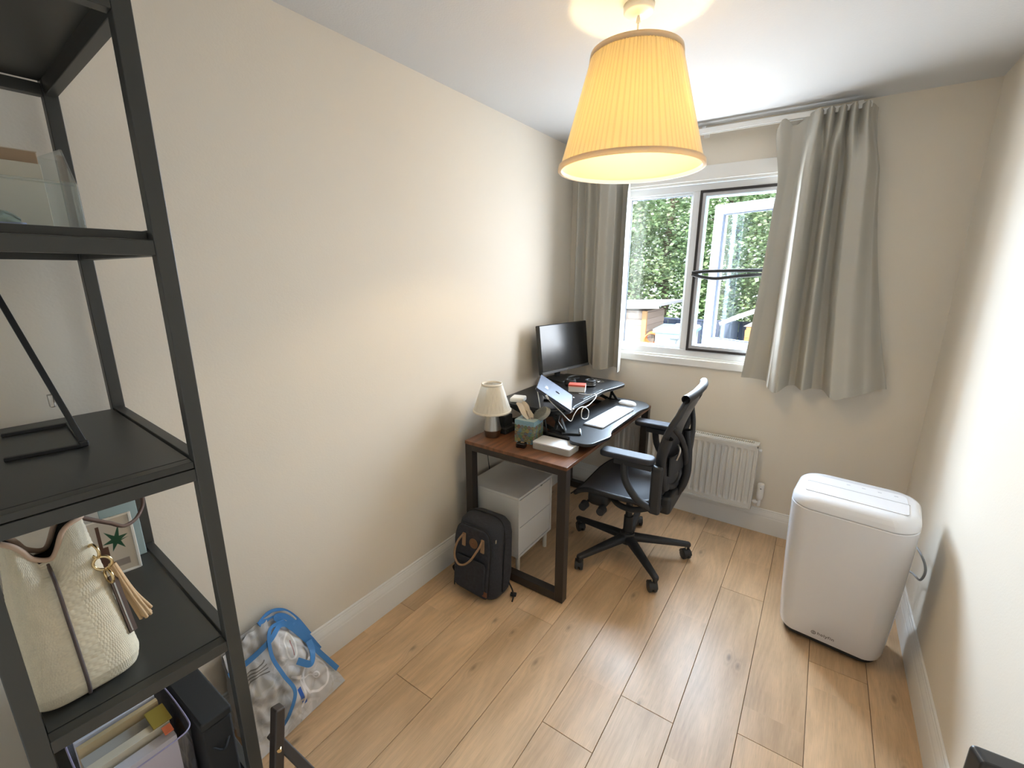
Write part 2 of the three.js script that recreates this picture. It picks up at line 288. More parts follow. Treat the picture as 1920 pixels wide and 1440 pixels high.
{
  const t = thing('curtain', 'grey-beige curtain bunched at the right end of the window', 'curtain', [1.5, 0.95, 0.1]);
  const top = [[0, 1.212, 0.095], [0.06, 1.235, 0.110], [0.14, 1.285, 0.085], [0.22, 1.345, 0.095], [0.30, 1.395, 0.150], [0.36, 1.410, 0.085], [0.43, 1.440, 0.150], [0.49, 1.458, 0.085], [0.56, 1.488, 0.150], [0.62, 1.504, 0.085], [0.69, 1.530, 0.150], [0.75, 1.548, 0.085], [0.83, 1.580, 0.140], [0.90, 1.592, 0.085], [1, 1.622, 0.06]];
  const mid = [[0, 1.250, 0.075], [0.10, 1.290, 0.060], [0.20, 1.335, 0.065], [0.27, 1.362, 0.165], [0.33, 1.392, 0.175], [0.40, 1.428, 0.070], [0.45, 1.448, 0.065], [0.51, 1.474, 0.160], [0.57, 1.500, 0.070], [0.62, 1.520, 0.065], [0.69, 1.552, 0.165], [0.80, 1.605, 0.185], [0.92, 1.648, 0.100], [1, 1.655, 0.045]];
  const bot = [[0, 1.190, 0.070], [0.08, 1.240, 0.050], [0.17, 1.318, 0.050], [0.22, 1.342, 0.160], [0.29, 1.385, 0.185], [0.38, 1.435, 0.070], [0.43, 1.462, 0.060], [0.50, 1.500, 0.160], [0.56, 1.545, 0.075], [0.62, 1.590, 0.060], [0.69, 1.632, 0.185], [0.78, 1.690, 0.165], [0.89, 1.775, 0.105], [1, 1.862, 0.045]];
  const yT = (u) => 2.355 - 0.055 * gauss(u, 0.0, 0.05) - 0.045 * gauss(u, 0.155, 0.055) - 0.015 * gauss(u, 1, 0.05);
  const yB = (u) => 0.985 - 0.035 * gauss(u, 0.27, 0.07) - 0.03 * u + 0.05 * gauss(u, 1, 0.12) - 0.02 * gauss(u, 0.72, 0.05);
  const g = curtainGeo(top, mid, bot, yT, yB, 260, 110); g.translate(-1.5, -0.95, -0.1);
  add(t, 'drape', g, cloth);
  const gl = []; for (let i = 0; i < 8; i++) gl.push(at(box(0.008, 0.02, 0.006, 0.001), 1.27 + i * 0.045 - 1.5, 2.345 - 0.95, 0.085 - 0.1));
  for (const q of gl) add(t, 'glider', q, mat.white);
}
{
  const t = thing('curtain', 'grey-beige curtain hanging at the left end of the window behind the monitor', 'curtain', [0.27, 0.94, 0.1]);
  const top = [[0, 0.065, 0.05], [0.10, 0.095, 0.115], [0.2, 0.130, 0.065], [0.31, 0.165, 0.120], [0.42, 0.210, 0.065], [0.53, 0.255, 0.125], [0.64, 0.300, 0.065], [0.75, 0.345, 0.125], [0.86, 0.390, 0.065], [0.94, 0.430, 0.10], [1, 0.455, 0.075]];
  const bot = [[0, 0.062, 0.040], [0.09, 0.085, 0.085], [0.17, 0.120, 0.040], [0.30, 0.165, 0.084], [0.40, 0.205, 0.046], [0.47, 0.245, 0.080], [0.54, 0.275, 0.150], [0.66, 0.335, 0.165], [0.72, 0.372, 0.130], [0.80, 0.385, 0.050], [0.88, 0.420, 0.050], [0.94, 0.448, 0.095], [1, 0.452, 0.150]];
  const g = curtainGeo(top, bot, bot, () => 2.352, (u) => 0.952 - 0.008 * Math.sin(u * 14) - 0.012 * u, 200, 70); g.translate(-0.27, -0.94, -0.1);
  add(t, 'drape', g, cloth);
  for (let i = 0; i < 8; i++) add(t, 'glider', box(0.008, 0.02, 0.006, 0.001), mat.white, [0.09 + i * 0.047 - 0.27, 2.345 - 0.94, -0.015]);
}

// ================================================================ pendant lamp
{
  const LX = 0.93, LZ = 1.385, t = thing('pendant_lamp', 'lit pendant lamp with a pleated cream fabric shade', 'lamp', [LX, 1.92, LZ]);
  aw(t, 'ceiling_rose', lathe([[0.0, -0.028], [0.016, -0.028], [0.022, -0.024], [0.042, -0.022], [0.047, -0.018], [0.048, 0], [0, 0]], 40), mat.white, [LX, H, LZ]);
  aw(t, 'cord', rod([LX, 2.15, LZ], [LX, 2.375, LZ], 0.003), mat.cable);
  aw(t, 'cord_grip', lathe([[0, 0], [0.007, 0], [0.006, 0.012], [0.003, 0.02], [0, 0.02]], 16), mat.white, [LX, 2.353, LZ]);
  const r0 = 0.141, r1 = 0.236, y0 = 1.930, y1 = 2.262, n = 900, P = [];
  // pleats: fine folds, deeper at the top
  const rings = []; for (let j = 0; j <= 12; j++) { const k = j / 12, R = [], amp = 0.0026 * (0.06 + 0.94 * k * k); for (let i = 0; i < n; i++) { const a = i / n * 2 * PI, w = (Math.abs(Math.sin(a * 52 + 0.5 * Math.sin(a * 11))) * 2 - 1) * (0.75 + 0.25 * Math.sin(a * 23)) ; const r = r1 + (r0 - r1) * k + amp * w; R.push([r * Math.cos(a), y0 + (y1 - y0) * k - 1.92, r * Math.sin(a)]); } rings.push(R); }
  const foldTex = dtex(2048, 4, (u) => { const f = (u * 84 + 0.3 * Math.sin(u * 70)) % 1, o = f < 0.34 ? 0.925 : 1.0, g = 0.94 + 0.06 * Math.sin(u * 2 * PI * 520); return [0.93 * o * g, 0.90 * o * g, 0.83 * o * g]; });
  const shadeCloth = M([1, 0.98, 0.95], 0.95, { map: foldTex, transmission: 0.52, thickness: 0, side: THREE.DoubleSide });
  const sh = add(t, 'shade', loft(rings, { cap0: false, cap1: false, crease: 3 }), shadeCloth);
  const lining = M([0.90, 0.78, 0.44], 0.9, { transmission: 0.5, thickness: 0, side: THREE.DoubleSide });
  add(sh, 'lining', lathe([[r1 - 0.004, y0 - 1.92], [r0 - 0.004, y1 - 1.92]], 96), lining);
  const trim = M([0.88, 0.76, 0.58], 0.9, { transmission: 0.4, thickness: 0 });
  const band = (r, y, s) => lathe([[r - 0.005, y - 0.008], [r + 0.0045 - s, y - 0.008], [r + 0.0045 + s * 0, y + 0.008], [r - 0.005, y + 0.008], [r - 0.005, y - 0.008]], 96);
  add(sh, 'top_trim', band(r0, y1 - 1.92, -0.003), trim);
  add(sh, 'bottom_trim', band(r1, y0 - 1.92, -0.002), trim);
  const spider = []; for (let i = 0; i < 3; i++) { const a = i * 2 * PI / 3 + 0.4; spider.push(rod([0.02 * Math.cos(a), 0.262, 0.02 * Math.sin(a)], [(r0 - 0.005) * Math.cos(a), 0.335, (r0 - 0.005) * Math.sin(a)], 0.0018, 8)); }
  add(t, 'shade_carrier', [...spider, at(new THREE.TorusGeometry(0.021, 0.002, 8, 24), 0, 0.262, 0, PI / 2)], mat.white);
  add(t, 'lamp_holder', lathe([[0.0, 0.06], [0.017, 0.06], [0.019, 0.03], [0.019, 0], [0.015, -0.004], [0, -0.004]], 24), mat.white, [0, 0.185, 0]);
  const bulb = add(t, 'bulb', lathe([[0.0, -0.052], [0.016, -0.049], [0.027, -0.036], [0.030, -0.020], [0.026, -0.002], [0.016, 0.018], [0.013, 0.034], [0, 0.034]], 28), M([1, 0.95, 0.85], 0.4, { emissive: lin(1, 0.72, 0.36), emissiveIntensity: 3 }), [0, 0.155, 0]);
  const L = new THREE.PointLight(lin(1, 0.74, 0.38), 0.40, 0, 2); L.position.set(0, 0.135, 0); L.castShadow = true; L.shadow.radius = 1.4; L.shadow.mapSize.set(1024, 1024); t.add(L);
}
// ================================================================ radiator
{
  const x0 = 0.44, x1 = 1.335, y0 = 0.165, y1 = 0.585, z1 = 0.086, cx = (x0 + x1) / 2;
  const t = thing('radiator', 'white ribbed panel radiator under the window', 'radiator', [cx, y0, 0.05]);
  const w = x1 - x0, nx = 300, ny = 40, pos = [], idx = [];   // pressed front panel with vertical flutes
  const pitch = 0.0358;
  for (let j = 0; j <= ny; j++) for (let i = 0; i <= nx; i++) {
    const u = i / nx, v = j / ny, x = u * w, y = v * (y1 - y0), e = Math.min(1, Math.max(0, (Math.min(y, y1 - y0 - y) - 0.032) / 0.012)), ex = (x > 0.02 && x < w - 0.02) ? 1 : 0;
    const ph = ((x - 0.016) / pitch) % 1, f = ph < 0.30 ? 0 : ph < 0.42 ? (ph - 0.30) / 0.12 : ph < 0.88 ? 1 : (1 - ph) / 0.12;
    pos.push(x - w / 2, y, -0.009 * f * e * ex * (1) + 0.036);
  }
  for (let j = 0; j < ny; j++) for (let i = 0; i < nx; i++) { const a = j * (nx + 1) + i, b = a + 1, c = a + nx + 1, d = c + 1; idx.push(a, b, c, b, d, c); }
  let g = new THREE.BufferGeometry(); g.setAttribute('position', new THREE.Float32BufferAttribute(pos, 3)); g.setAttribute('uv', new THREE.Float32BufferAttribute(new Float32Array(pos.length / 3 * 2), 2)); g.setIndex(idx); g = toCreasedNormals(g, 0.6);
  const rm = M([0.70, 0.685, 0.65], 0.35);
  add(t, 'front_panel', [g, at(box(w, 0.016, 0.006, 0.002), 0, y1 - y0 - 0.008, 0.0365), at(box(w, 0.012, 0.006, 0.002), 0, 0.006, 0.0365), at(box(0.010, y1 - y0, 0.006, 0.002), -w / 2 + 0.005, (y1 - y0) / 2, 0.0365), at(box(0.010, y1 - y0, 0.006, 0.002), w / 2 - 0.005, (y1 - y0) / 2, 0.0365)], rm);
  add(t, 'back_panel', box(w - 0.006, y1 - y0 - 0.03, 0.008, 0.002), rm, [0, (y1 - y0) / 2 - 0.01, -0.018]);
  for (const s of [-1, 1]) add(t, 'side_panel', box(0.004, y1 - y0 - 0.004, 0.060, 0.001), rm, [s * (w / 2 - 0.002), (y1 - y0) / 2, 0.004]);
  // top grille: two rails and cross bars with open slots between
  const gr = [at(box(w, 0.006, 0.014, 0.001), 0, y1 - y0 + 0.003, 0.028), at(box(w, 0.006, 0.012, 0.001), 0, y1 - y0 + 0.003, -0.020)];
  for (let x = -w / 2 + 0.03; x < w / 2 - 0.03; x += 0.0112) gr.push(at(box(0.0045, 0.004, 0.044, 0), x, y1 - y0 + 0.003, 0.004));
  for (const s of [-1, 1]) gr.push(at(box(0.03, 0.006, 0.044, 0.001), s * (w / 2 - 0.015), y1 - y0 + 0.003, 0.004));
  add(t, 'top_grille', gr, rm);
  const finShape = []; for (let x = -w / 2 + 0.03; x <= w / 2 - 0.03; x += 0.0179) finShape.push(at(box(0.0012, y1 - y0 - 0.07, 0.034, 0), x, (y1 - y0) / 2 - 0.01, 0.006));
  add(t, 'convector_fins', finShape, rm).userData.kind = 'stuff';
  add(t, 'air_vent', at(cyl(0.008, 0.008, 0.018, 16), w / 2 + 0.008, y1 - y0 - 0.035, 0.006, 0, 0, PI / 2), mat.white);
  const vx = 1.373 - cx, vy = 0.245 - y0;
  const v = add(t, 'thermostatic_valve', [at(lathe([[0, 0.0], [0.012, 0], [0.0165, 0.006], [0.0185, 0.03], [0.0185, 0.066], [0.0165, 0.070], [0.0165, 0.074], [0.0185, 0.078], [0.0185, 0.098], [0.016, 0.104], [0, 0.104]], 28), vx, vy - 0.005, 0.012)], mat.white);
  add(v, 'marker', box(0.008, 0.004, 0.003, 0.001), mat.black, [vx + 0.002, vy + 0.072, 0.0305]);
  add(t, 'valve_body', [at(cyl(0.010, 0.010, 0.05, 20), vx, vy - 0.022, 0.012), at(cyl(0.008, 0.008, 0.055, 16), vx - 0.03, vy - 0.025, 0.012, 0, 0, PI / 2), at(cyl(0.013, 0.013, 0.016, 6), vx - 0.022, vy - 0.025, 0.012, 0, 0, PI / 2)], mat.white);
  add(t, 'pipe', rod([vx, vy - 0.035, 0.012], [vx, vy - 0.035, -0.048], 0.0075), mat.white);
  for (const s of [-0.3, 0.3]) add(t, 'wall_bracket', box(0.03, 0.30, 0.024, 0.002), mat.white, [s, 0.2, -0.034]);
}
// ================================================================ desk
const walnut = (() => { const k = 5.7; return dtex(256, 1024, (u, v) => {
  const warp = noise.noise(u * 2 + k, v * 1.6, 3) * 0.6, ring = Math.sin((u * 6 + warp * 6 + 0.4 * noise.noise(u * 12, v * 4, 8)) * 6), fine = noise.noise(u * 110 + k, v * 14, 2), cl = noise.noise(u * 3 + k, v * 3, 5);
  const s = 1 + 0.10 * ring + 0.16 * fine + 0.16 * cl; return [0.445 * s, 0.292 * s, 0.195 * s]; }); })();
const DY = 0.727;   // top of the desk
{
  const x0 = 0.078, x1 = 0.682, z0 = 0.096, z1 = 1.288, t = thing('desk', 'walnut-topped desk with black square-tube legs along the left wall', 'desk', [(x0 + x1) / 2, 0, (z0 + z1) / 2]);
  const g = box(x1 - x0, 0.018, z1 - z0, 0.0015), p = g.attributes.position, uv = g.attributes.uv; for (let i = 0; i < p.count; i++) uv.setXY(i, p.getX(i) / 0.62, p.getZ(i) / 1.2);
  aw(t, 'desktop', g, M([1, 1, 1], 0.38, { map: walnut }), [(x0 + x1) / 2, DY - 0.009, (z0 + z1) / 2]);
  const s = 0.045, fy = DY - 0.018, fm = mat.bronzeBlack;
  for (const z of [z0 + s / 2, z1 - s / 2]) {
    for (const x of [x0 + s / 2 + 0.002, x1 - s / 2 - 0.002]) aw(t, 'leg', box(s, fy - 0.004, s, 0.002), fm, [x, 0.004 + (fy - 0.004) / 2, z]);
    aw(t, 'foot_rail', box(x1 - x0 - 2 * s - 0.004, s, s, 0.002), fm, [(x0 + x1) / 2, 0.0045 + s / 2, z]);
    aw(t, 'top_rail', box(x1 - x0 - 2 * s - 0.004, 0.03, s, 0.002), fm, [(x0 + x1) / 2, fy - 0.0155, z]);
    for (const x of [x0 + s / 2 + 0.002, x1 - s / 2 - 0.002]) aw(t, 'levelling_foot', cyl(0.014, 0.016, 0.0045, 16), mat.black, [x, 0.00225, z]);
  }
  for (const x of [x0 + 0.06, x1 - 0.06]) aw(t, 'side_rail', box(0.03, 0.03, z1 - z0 - 2 * s, 0.002), fm, [x, fy - 0.0155, (z0 + z1) / 2]);
}
{ // drawer cabinet under the desk
  const x0 = 0.045, x1 = 0.385, z0 = 0.885, z1 = 1.232, y0 = 0.105, y1 = 0.458, cx = (x0 + x1) / 2, cz = (z0 + z1) / 2, t = thing('drawer_cabinet', 'white two-drawer cabinet on short legs under the desk', 'cabinet', [cx, 0, cz]);
  const wm = M([0.66, 0.64, 0.605], 0.5);
  aw(t, 'top_panel', box(x1 - x0, 0.014, z1 - z0, 0.0015), wm, [cx, y1 - 0.007, cz]);
  aw(t, 'bottom_panel', box(x1 - x0, 0.014, z1 - z0, 0.0015), wm, [cx, y0 + 0.007, cz]);
  for (const z of [z0 + 0.0065, z1 - 0.0065]) aw(t, 'side_panel', box(x1 - x0, y1 - y0 - 0.0285, 0.013, 0.0015), wm, [cx, (y0 + y1) / 2, z]);
  aw(t, 'back_panel', box(0.006, y1 - y0 - 0.03, z1 - z0 - 0.028, 0), wm, [x0 + 0.004, (y0 + y1) / 2, cz]);
  const inner = y1 - y0 - 0.028, dh = (inner - 0.014) / 2;
  for (const k of [0, 1]) { const y = y0 + 0.014 + 0.003 + dh / 2 + k * (dh + 0.004); const d = aw(t, 'drawer', [at(box(0.014, dh, z1 - z0 - 0.032, 0.001), 0, 0, 0), at(box(x1 - x0 - 0.05, dh * 0.7, z1 - z0 - 0.06, 0), -(x1 - x0 - 0.05) / 2 - 0.008, -0.01, 0)], wm, [x1 - 0.010, y, cz]);
    if (k) add(d, 'finger_pull', box(0.006, 0.006, 0.02, 0.002), M([0.25, 0.24, 0.22], 0.6), [0.005, dh / 2 - 0.002, -0.06]); }
  for (const x of [x0 + 0.03, x1 - 0.025]) for (const z of [z0 + 0.03, z1 - 0.03]) aw(t, 'leg', cyl(0.013, 0.0115, y0, 20), M([0.62, 0.56, 0.47], 0.5), [x, y0 / 2, z]);
}
// ================================================================ sit-stand desk converter
const KY = 0.782, UY = 0.887;    // keyboard tray and upper platform heights
const blackBoard = dtex(256, 256, (u, v) => { const s = 0.115 + 0.02 * noise.noise(u * 80, v * 6, 1) + 0.012 * noise.noise(u * 6, v * 5, 3); return [s, s, s * 1.04]; });
{
  const t = thing('desk_converter', 'black two-tier sit-stand desk riser on the desk', 'desk riser', [0.42, DY, 0.66]);
  const bm = M([1, 1, 1], 0.34, { map: blackBoard });
  // keyboard tray (x = front edge towards the chair)
  const tray = rshape([[0.44, -0.215], [0.68, -0.215], [0.742, -0.30], [0.712, -0.42], [0.712, -0.86], [0.745, -0.93], [0.70, -1.112], [0.60, -1.112], [0.575, -1.06], [0.44, -1.06]].map(([x, z]) => [x, z]), [0.02, 0.05, 0.04, 0.05, 0.04, 0.03, 0.05, 0.03, 0.02, 0.02]);
  const tg = flat(extr(tray, 0.016, 0.003)); tg.translate(-0.42, KY - 0.016 - DY, -0.66);
  add(t, 'keyboard_tray', tg, bm);
  const up = rshape([[0.085, -0.175], [0.50, -0.19], [0.552, -0.24], [0.535, -0.36], [0.505, -0.46], [0.505, -0.88], [0.53, -0.95], [0.50, -1.022], [0.085, -1.03]], [0.03, 0.04, 0.03, 0.05, 0.05, 0.05, 0.04, 0.04, 0.03]);
  const ug = flat(extr(up, 0.018, 0.003)); ug.translate(-0.42, UY - 0.018 - DY, -0.66);
  const pl = add(t, 'upper_platform', ug, bm);
  add(pl, 'tablet_slot', box(0.016, 0.003, 0.26, 0.001), M([0.006, 0.006, 0.006], 0.5), [0.475 - 0.42, UY - DY, 0.60 - 0.66]);
  add(pl, 'slot_lip', box(0.006, 0.006, 0.27, 0.002), mat.blackSatin, [0.488 - 0.42, UY + 0.001 - DY, 0.60 - 0.66]);
  // floor frame and scissor legs
  for (const z of [0.24, 0.975]) {
    add(t, 'base_rail', at(box(0.46, 0.024, 0.03, 0.003), 0.32 - 0.42, 0.0125, z - 0.66), mat.blackSatin);
    for (const k of [0, 1]) add(t, 'scissor_arm', bar(k ? [0.12 - 0.42, 0.03, z - 0.66] : [0.50 - 0.42, 0.03, z + 0.016 - 0.66], k ? [0.46 - 0.42, UY - 0.024 - DY, z - 0.66] : [0.16 - 0.42, UY - 0.024 - DY, z + 0.016 - 0.66], 0.007, 0.022), mat.blackSatin);
    add(t, 'tray_bracket', [bar([0.44 - 0.42, UY - 0.02 - DY, z + 0.03 - 0.66], [0.52 - 0.42, KY - 0.012 - DY, z + 0.03 - 0.66], 0.008, 0.016), bar([0.48 - 0.42, UY - 0.02 - DY, z + 0.03 - 0.66], [0.46 - 0.42, KY - 0.012 - DY, z + 0.03 - 0.66], 0.008, 0.016), at(box(0.14, 0.006, 0.02, 0.001), 0.52 - 0.42, KY + 0.002 - DY, z + 0.03 - 0.66)], mat.blackSatin);
  }
  add(t, 'cross_rail', at(box(0.03, 0.02, 0.76, 0.002), 0.13 - 0.42, 0.012, 0.635 - 0.66), mat.blackSatin);
}
{ // monitor
  const yaw = 0.18, t = thing('monitor', 'black flat-screen monitor on the riser in front of the left curtain', 'monitor', [0.155, UY, 0.352], 0);
  t.rotation.y = PI / 2 - yaw;      // local +z faces the chair
  const pan = new THREE.Group(); pan.name = 'display'; pan.position.set(0, 1.110 - UY, 0.012); pan.rotation.x = -0.123; t.add(pan);
  add(pan, 'housing', box(0.496, 0.312, 0.030, 0.006), mat.blackSatin, [0, 0, -0.017]);
  add(pan, 'screen', box(0.484, 0.285, 0.002, 0.0005), M([0.012, 0.013, 0.015], 0.24, { ior: 1.7 }), [0, 0.0085, -0.0015]);
  add(pan, 'bottom_bezel', box(0.496, 0.016, 0.006, 0.002), M([0.10, 0.105, 0.115], 0.35), [0, -0.148, 0.0]);
  add(pan, 'badge', box(0.018, 0.004, 0.001, 0), mat.chrome, [0, -0.148, 0.0035]);
  add(t, 'neck', bar([0, 0.012, -0.055], [0, 0.20, -0.030], 0.045, 0.018, [0, 0, 1]), mat.blackSatin);
  add(t, 'foot', flat(extr(rshape([[-0.11, -0.07], [0.11, -0.07], [0.08, 0.10], [-0.08, 0.10]], 0.03), 0.012, 0.003)), mat.blackSatin);
}

// ================================================================ things on the desk and the riser
{ // closed laptop on a folding stand
  const c = V3(0.417, 0.966, 0.930), e1 = V3(0.752, -0.542, -0.375), e2 = V3(-0.447, 0, -0.894), n = V3(0.485, 0.84, -0.243);
  const B = new THREE.Matrix4().makeBasis(e1, n, e2.clone().negate());   // local x = down the slope, y = out of the lid, z = towards the camera
  const place = (name, label, cat) => { const t = thing(name, label, cat, c.toArray()); t.quaternion.setFromRotationMatrix(B); return t; };
  const t = place('laptop', 'closed blue-grey laptop sloping on a folding stand', 'laptop');
  const lm = M([0.050, 0.057, 0.085], 0.6, { metalness: 0.1 });
  const slab = (h) => { const g = extr(rshape([[-0.106, -0.152], [0.106, -0.152], [0.106, 0.152], [-0.106, 0.152]], 0.012), h, 0.0012); g.rotateX(PI / 2); return g; };
  add(t, 'lid', slab(0.0045), lm, [0, 0.0, 0]);
  add(t, 'base', slab(0.0105), lm, [0, -0.0055, 0]);
  add(t, 'logo', flat(extr(rshape([[-0.011, -0.013], [0.011, -0.013], [0.013, 0.004], [0.006, 0.013], [-0.006, 0.013], [-0.013, 0.004]], 0.006), 0.0006, 0)), M([0.012, 0.013, 0.02], 0.15), [0.012, 0, -0.005]);
  const st = canvasTex(128, 64, (g, w, h) => { g.fillStyle = '#2f3647'; g.fillRect(0, 0, w, h); g.strokeStyle = '#d9d4cf'; g.lineWidth = 5; for (let i = 0; i < 14; i++) { g.beginPath(); g.moveTo(rr(6, w - 20), rr(8, h - 8)); g.lineTo(rr(6, w - 6), rr(8, h - 8)); g.stroke(); } g.fillStyle = '#c48a74'; for (let i = 0; i < 5; i++) g.fillRect(rr(10, 100), rr(10, 45), 12, 7); });
  add(t, 'sticker', at(new THREE.PlaneGeometry(0.07, 0.03), 0, 0, 0, -PI / 2, PI / 2), M([1, 1, 1], 0.5, { map: st }), [-0.055, 0.0009, 0.03]);
  const s = place('laptop_stand', 'black folding laptop stand holding the laptop on the riser', 'laptop stand');
  const inv = new THREE.Quaternion().setFromRotationMatrix(B).invert(), L = (x, y, z) => V3(x, y, z).sub(c).applyQuaternion(inv).toArray();
  const under = -0.0195;
  for (const z of [-0.10, 0.10]) add(s, 'support_arm', bar([-0.105, under, z], [0.104, under, z * 1.1], 0.014, 0.006), mat.blackSatin);
  for (const z of [-0.11, 0.11]) add(s, 'front_clip', [at(box(0.006, 0.026, 0.016, 0.002), 0.1115, -0.010, z), at(cyl(0.004, 0.004, 0.004, 12), 0.1155, 0.001, z, 0, 0, PI / 2)], mat.steel);
  // struts from the arms down to the riser and desk
  const W2 = (x, y, z) => V3(x, y, z).applyQuaternion(new THREE.Quaternion().setFromRotationMatrix(B)).add(c);
  const A1 = W2(-0.09, under - 0.004, 0.10), A2 = W2(-0.09, under - 0.004, -0.10), Bf = W2(0.08, under - 0.004, 0.10), Bf2 = W2(0.08, under - 0.004, -0.10);
  const down = (v, dx, dz) => L(v.x + dx, UY + 0.006, v.z + dz);
  add(s, 'strut', rod(L(...A1.toArray()), down(A1, 0.02, 0.0), 0.0035), mat.chrome);
  add(s, 'strut', rod(L(...A2.toArray()), down(A2, 0.02, 0.0), 0.0035), mat.chrome);
  add(s, 'cross_strut', bar(L(...A1.toArray()), down(Bf, -0.01, 0), 0.008, 0.008), mat.blackSatin);
  add(s, 'cross_strut', bar(L(...A2.toArray()), down(Bf2, -0.01, 0), 0.008, 0.008), mat.blackSatin);
  add(s, 'foot', bar(down(A1, 0.02, 0), down(Bf, -0.01, 0), 0.014, 0.010), mat.blackSatin); add(s, 'foot', bar(down(A2, 0.02, 0), down(Bf2, -0.01, 0), 0.014, 0.010), mat.blackSatin);
}
{ // phone lying against the riser's near end: dark wedge-shaped dock with a bright lip
  const t = thing('phone_stand', 'small black wedge stand with a silver lip at the near end of the riser', 'phone stand', [0.555, KY, 1.0], 0.45);
  add(t, 'base_plate', flat(extr(rshape([[-0.05, -0.035], [0.05, -0.035], [0.05, 0.035], [-0.05, 0.035]], 0.008), 0.010, 0.002)), mat.blackSatin);
  add(t, 'back_rest', bar([-0.03, 0.008, 0], [-0.055, 0.075, 0], 0.05, 0.006, [1, 0, 0]), mat.blackSatin);
  add(t, 'lip', box(0.006, 0.010, 0.05, 0.002), mat.steel, [0.042, 0.012, 0]);
}
function slabKey(w, d) { return box(w, 0.0022, d, 0.0008, 1); }
{ // keyboard
  const t = thing('keyboard', 'slim white keyboard on the riser tray', 'keyboard', [0.617, KY, 0.645], -0.05);
  add(t, 'case', flat(extr(rshape([[-0.0575, -0.2095], [0.0575, -0.2095], [0.0575, 0.2095], [-0.0575, 0.2095]], 0.008), 0.008, 0.002)), M([0.42, 0.43, 0.45], 0.4), [0, 0.0005, 0]);
  const km = M([0.68, 0.69, 0.71], 0.45), rows = [[22, 0.0125], [20, 0.0165], [20, 0.0165], [19, 0.0165], [18, 0.0165], [14, 0.0165]];
  const kc = {}; let x = -0.050;
  for (const [n, d] of rows) { const w = (0.407 - n * 0.0022) / n; const k = kc[n] ??= slabKey(d, w); for (let i = 0; i < n; i++) add(t, 'key', k, km, [x + d / 2, 0.0096, -0.2035 + (i + 0.5) * (w + 0.0022)]); x += d + 0.0022; }
}
{
  const t = thing('mouse', 'white low wireless mouse beside the keyboard', 'mouse', [0.605, KY, 0.338], -0.1);
  const rings = []; for (let j = 0; j <= 10; j++) { const k = j / 10, y = 0.021 * Math.sin(k * PI / 2), s = Math.cos(k * PI / 2) ** 0.45; rings.push(rring(0.114 * Math.max(s, 0.02), 0.058 * Math.max(s, 0.02), 0.027 * s, 8).map(([a, b]) => [a, y + 0.001, b])); }
  add(t, 'shell', loft(rings, { crease: 1.2 }), M([0.84, 0.85, 0.88], 0.22));
  add(t, 'underside', flat(extr(rshape([[-0.05, -0.024], [0.05, -0.024], [0.05, 0.024], [-0.05, 0.024]], 0.02), 0.0015, 0.0003)), mat.steel);
}
{ // white charging cable looping from the laptop to the platform
  const pts = [[0.452, 0.975, 1.082], [0.464, 0.948, 1.062], [0.506, 0.892, 1.026], [0.546, 0.843, 0.996], [0.548, 0.868, 0.965], [0.548, 0.889, 0.92], [0.548, 0.882, 0.845], [0.552, 0.845, 0.795], [0.556, 0.812, 0.815], [0.552, 0.832, 0.880], [0.548, 0.872, 0.870], [0.549, 0.880, 0.780], [0.552, 0.902, 0.710], [0.530, 0.908, 0.660], [0.47, 0.8905, 0.635], [0.413, 0.8905, 0.640]];
  const t = thing('charging_cable', 'white cable looping from the laptop over the riser edge', 'cable', pts[8]);
  aw(t, 'cord', tube(pts.map((p) => [p[0], p[1], p[2]]), 0.0024, 160, 8), mat.cable);
  aw(t, 'plug', rod([0.449, 0.986, 1.086], [0.456, 0.966, 1.076], 0.0055), mat.white);
}
{ // small red and white box on the platform
  const t = thing('small_box', 'small red and white box on the riser behind the laptop', 'box', [0.375, UY, 0.585], 0.35);
  add(t, 'tray', box(0.10, 0.034, 0.062, 0.004), M([0.72, 0.72, 0.73], 0.5), [0, 0.0172, 0]);
  add(t, 'lid', box(0.102, 0.012, 0.064, 0.003), M([0.62, 0.11, 0.075], 0.5), [0, 0.040, 0]);
  add(t, 'band', box(0.103, 0.005, 0.065, 0.001), M([0.80, 0.62, 0.56], 0.5), [0, 0.0325, 0]);
}
{ // headphones lying behind the red box
  const t = thing('headphones', 'black headphones lying on the riser beside the keys', 'headphones', [0.318, UY, 0.430], 0.5);
  for (const s of [-1, 1]) { const e = add(t, 'ear_cup', lathe([[0, 0], [0.034, 0], [0.038, 0.006], [0.038, 0.022], [0.030, 0.030], [0.012, 0.032], [0, 0.032]], 28), mat.blackSatin, [s * 0.062, 0.001, 0.02]); add(e, 'cushion', at(new THREE.TorusGeometry(0.027, 0.009, 10, 28), 0, 0.030, 0, PI / 2), mat.blackMatte); }
  add(t, 'headband', tube([[-0.062, 0.022, 0.02], [-0.082, 0.03, -0.03], [-0.055, 0.035, -0.085], [0, 0.036, -0.105], [0.055, 0.035, -0.085], [0.082, 0.03, -0.03], [0.062, 0.022, 0.02]], 0.0065, 50), mat.blackSatin);
  add(t, 'ear_cup_rim', at(new THREE.TorusGeometry(0.037, 0.0015, 8, 32), 0.062, 0.012, 0.02, PI / 2), mat.steel);
}
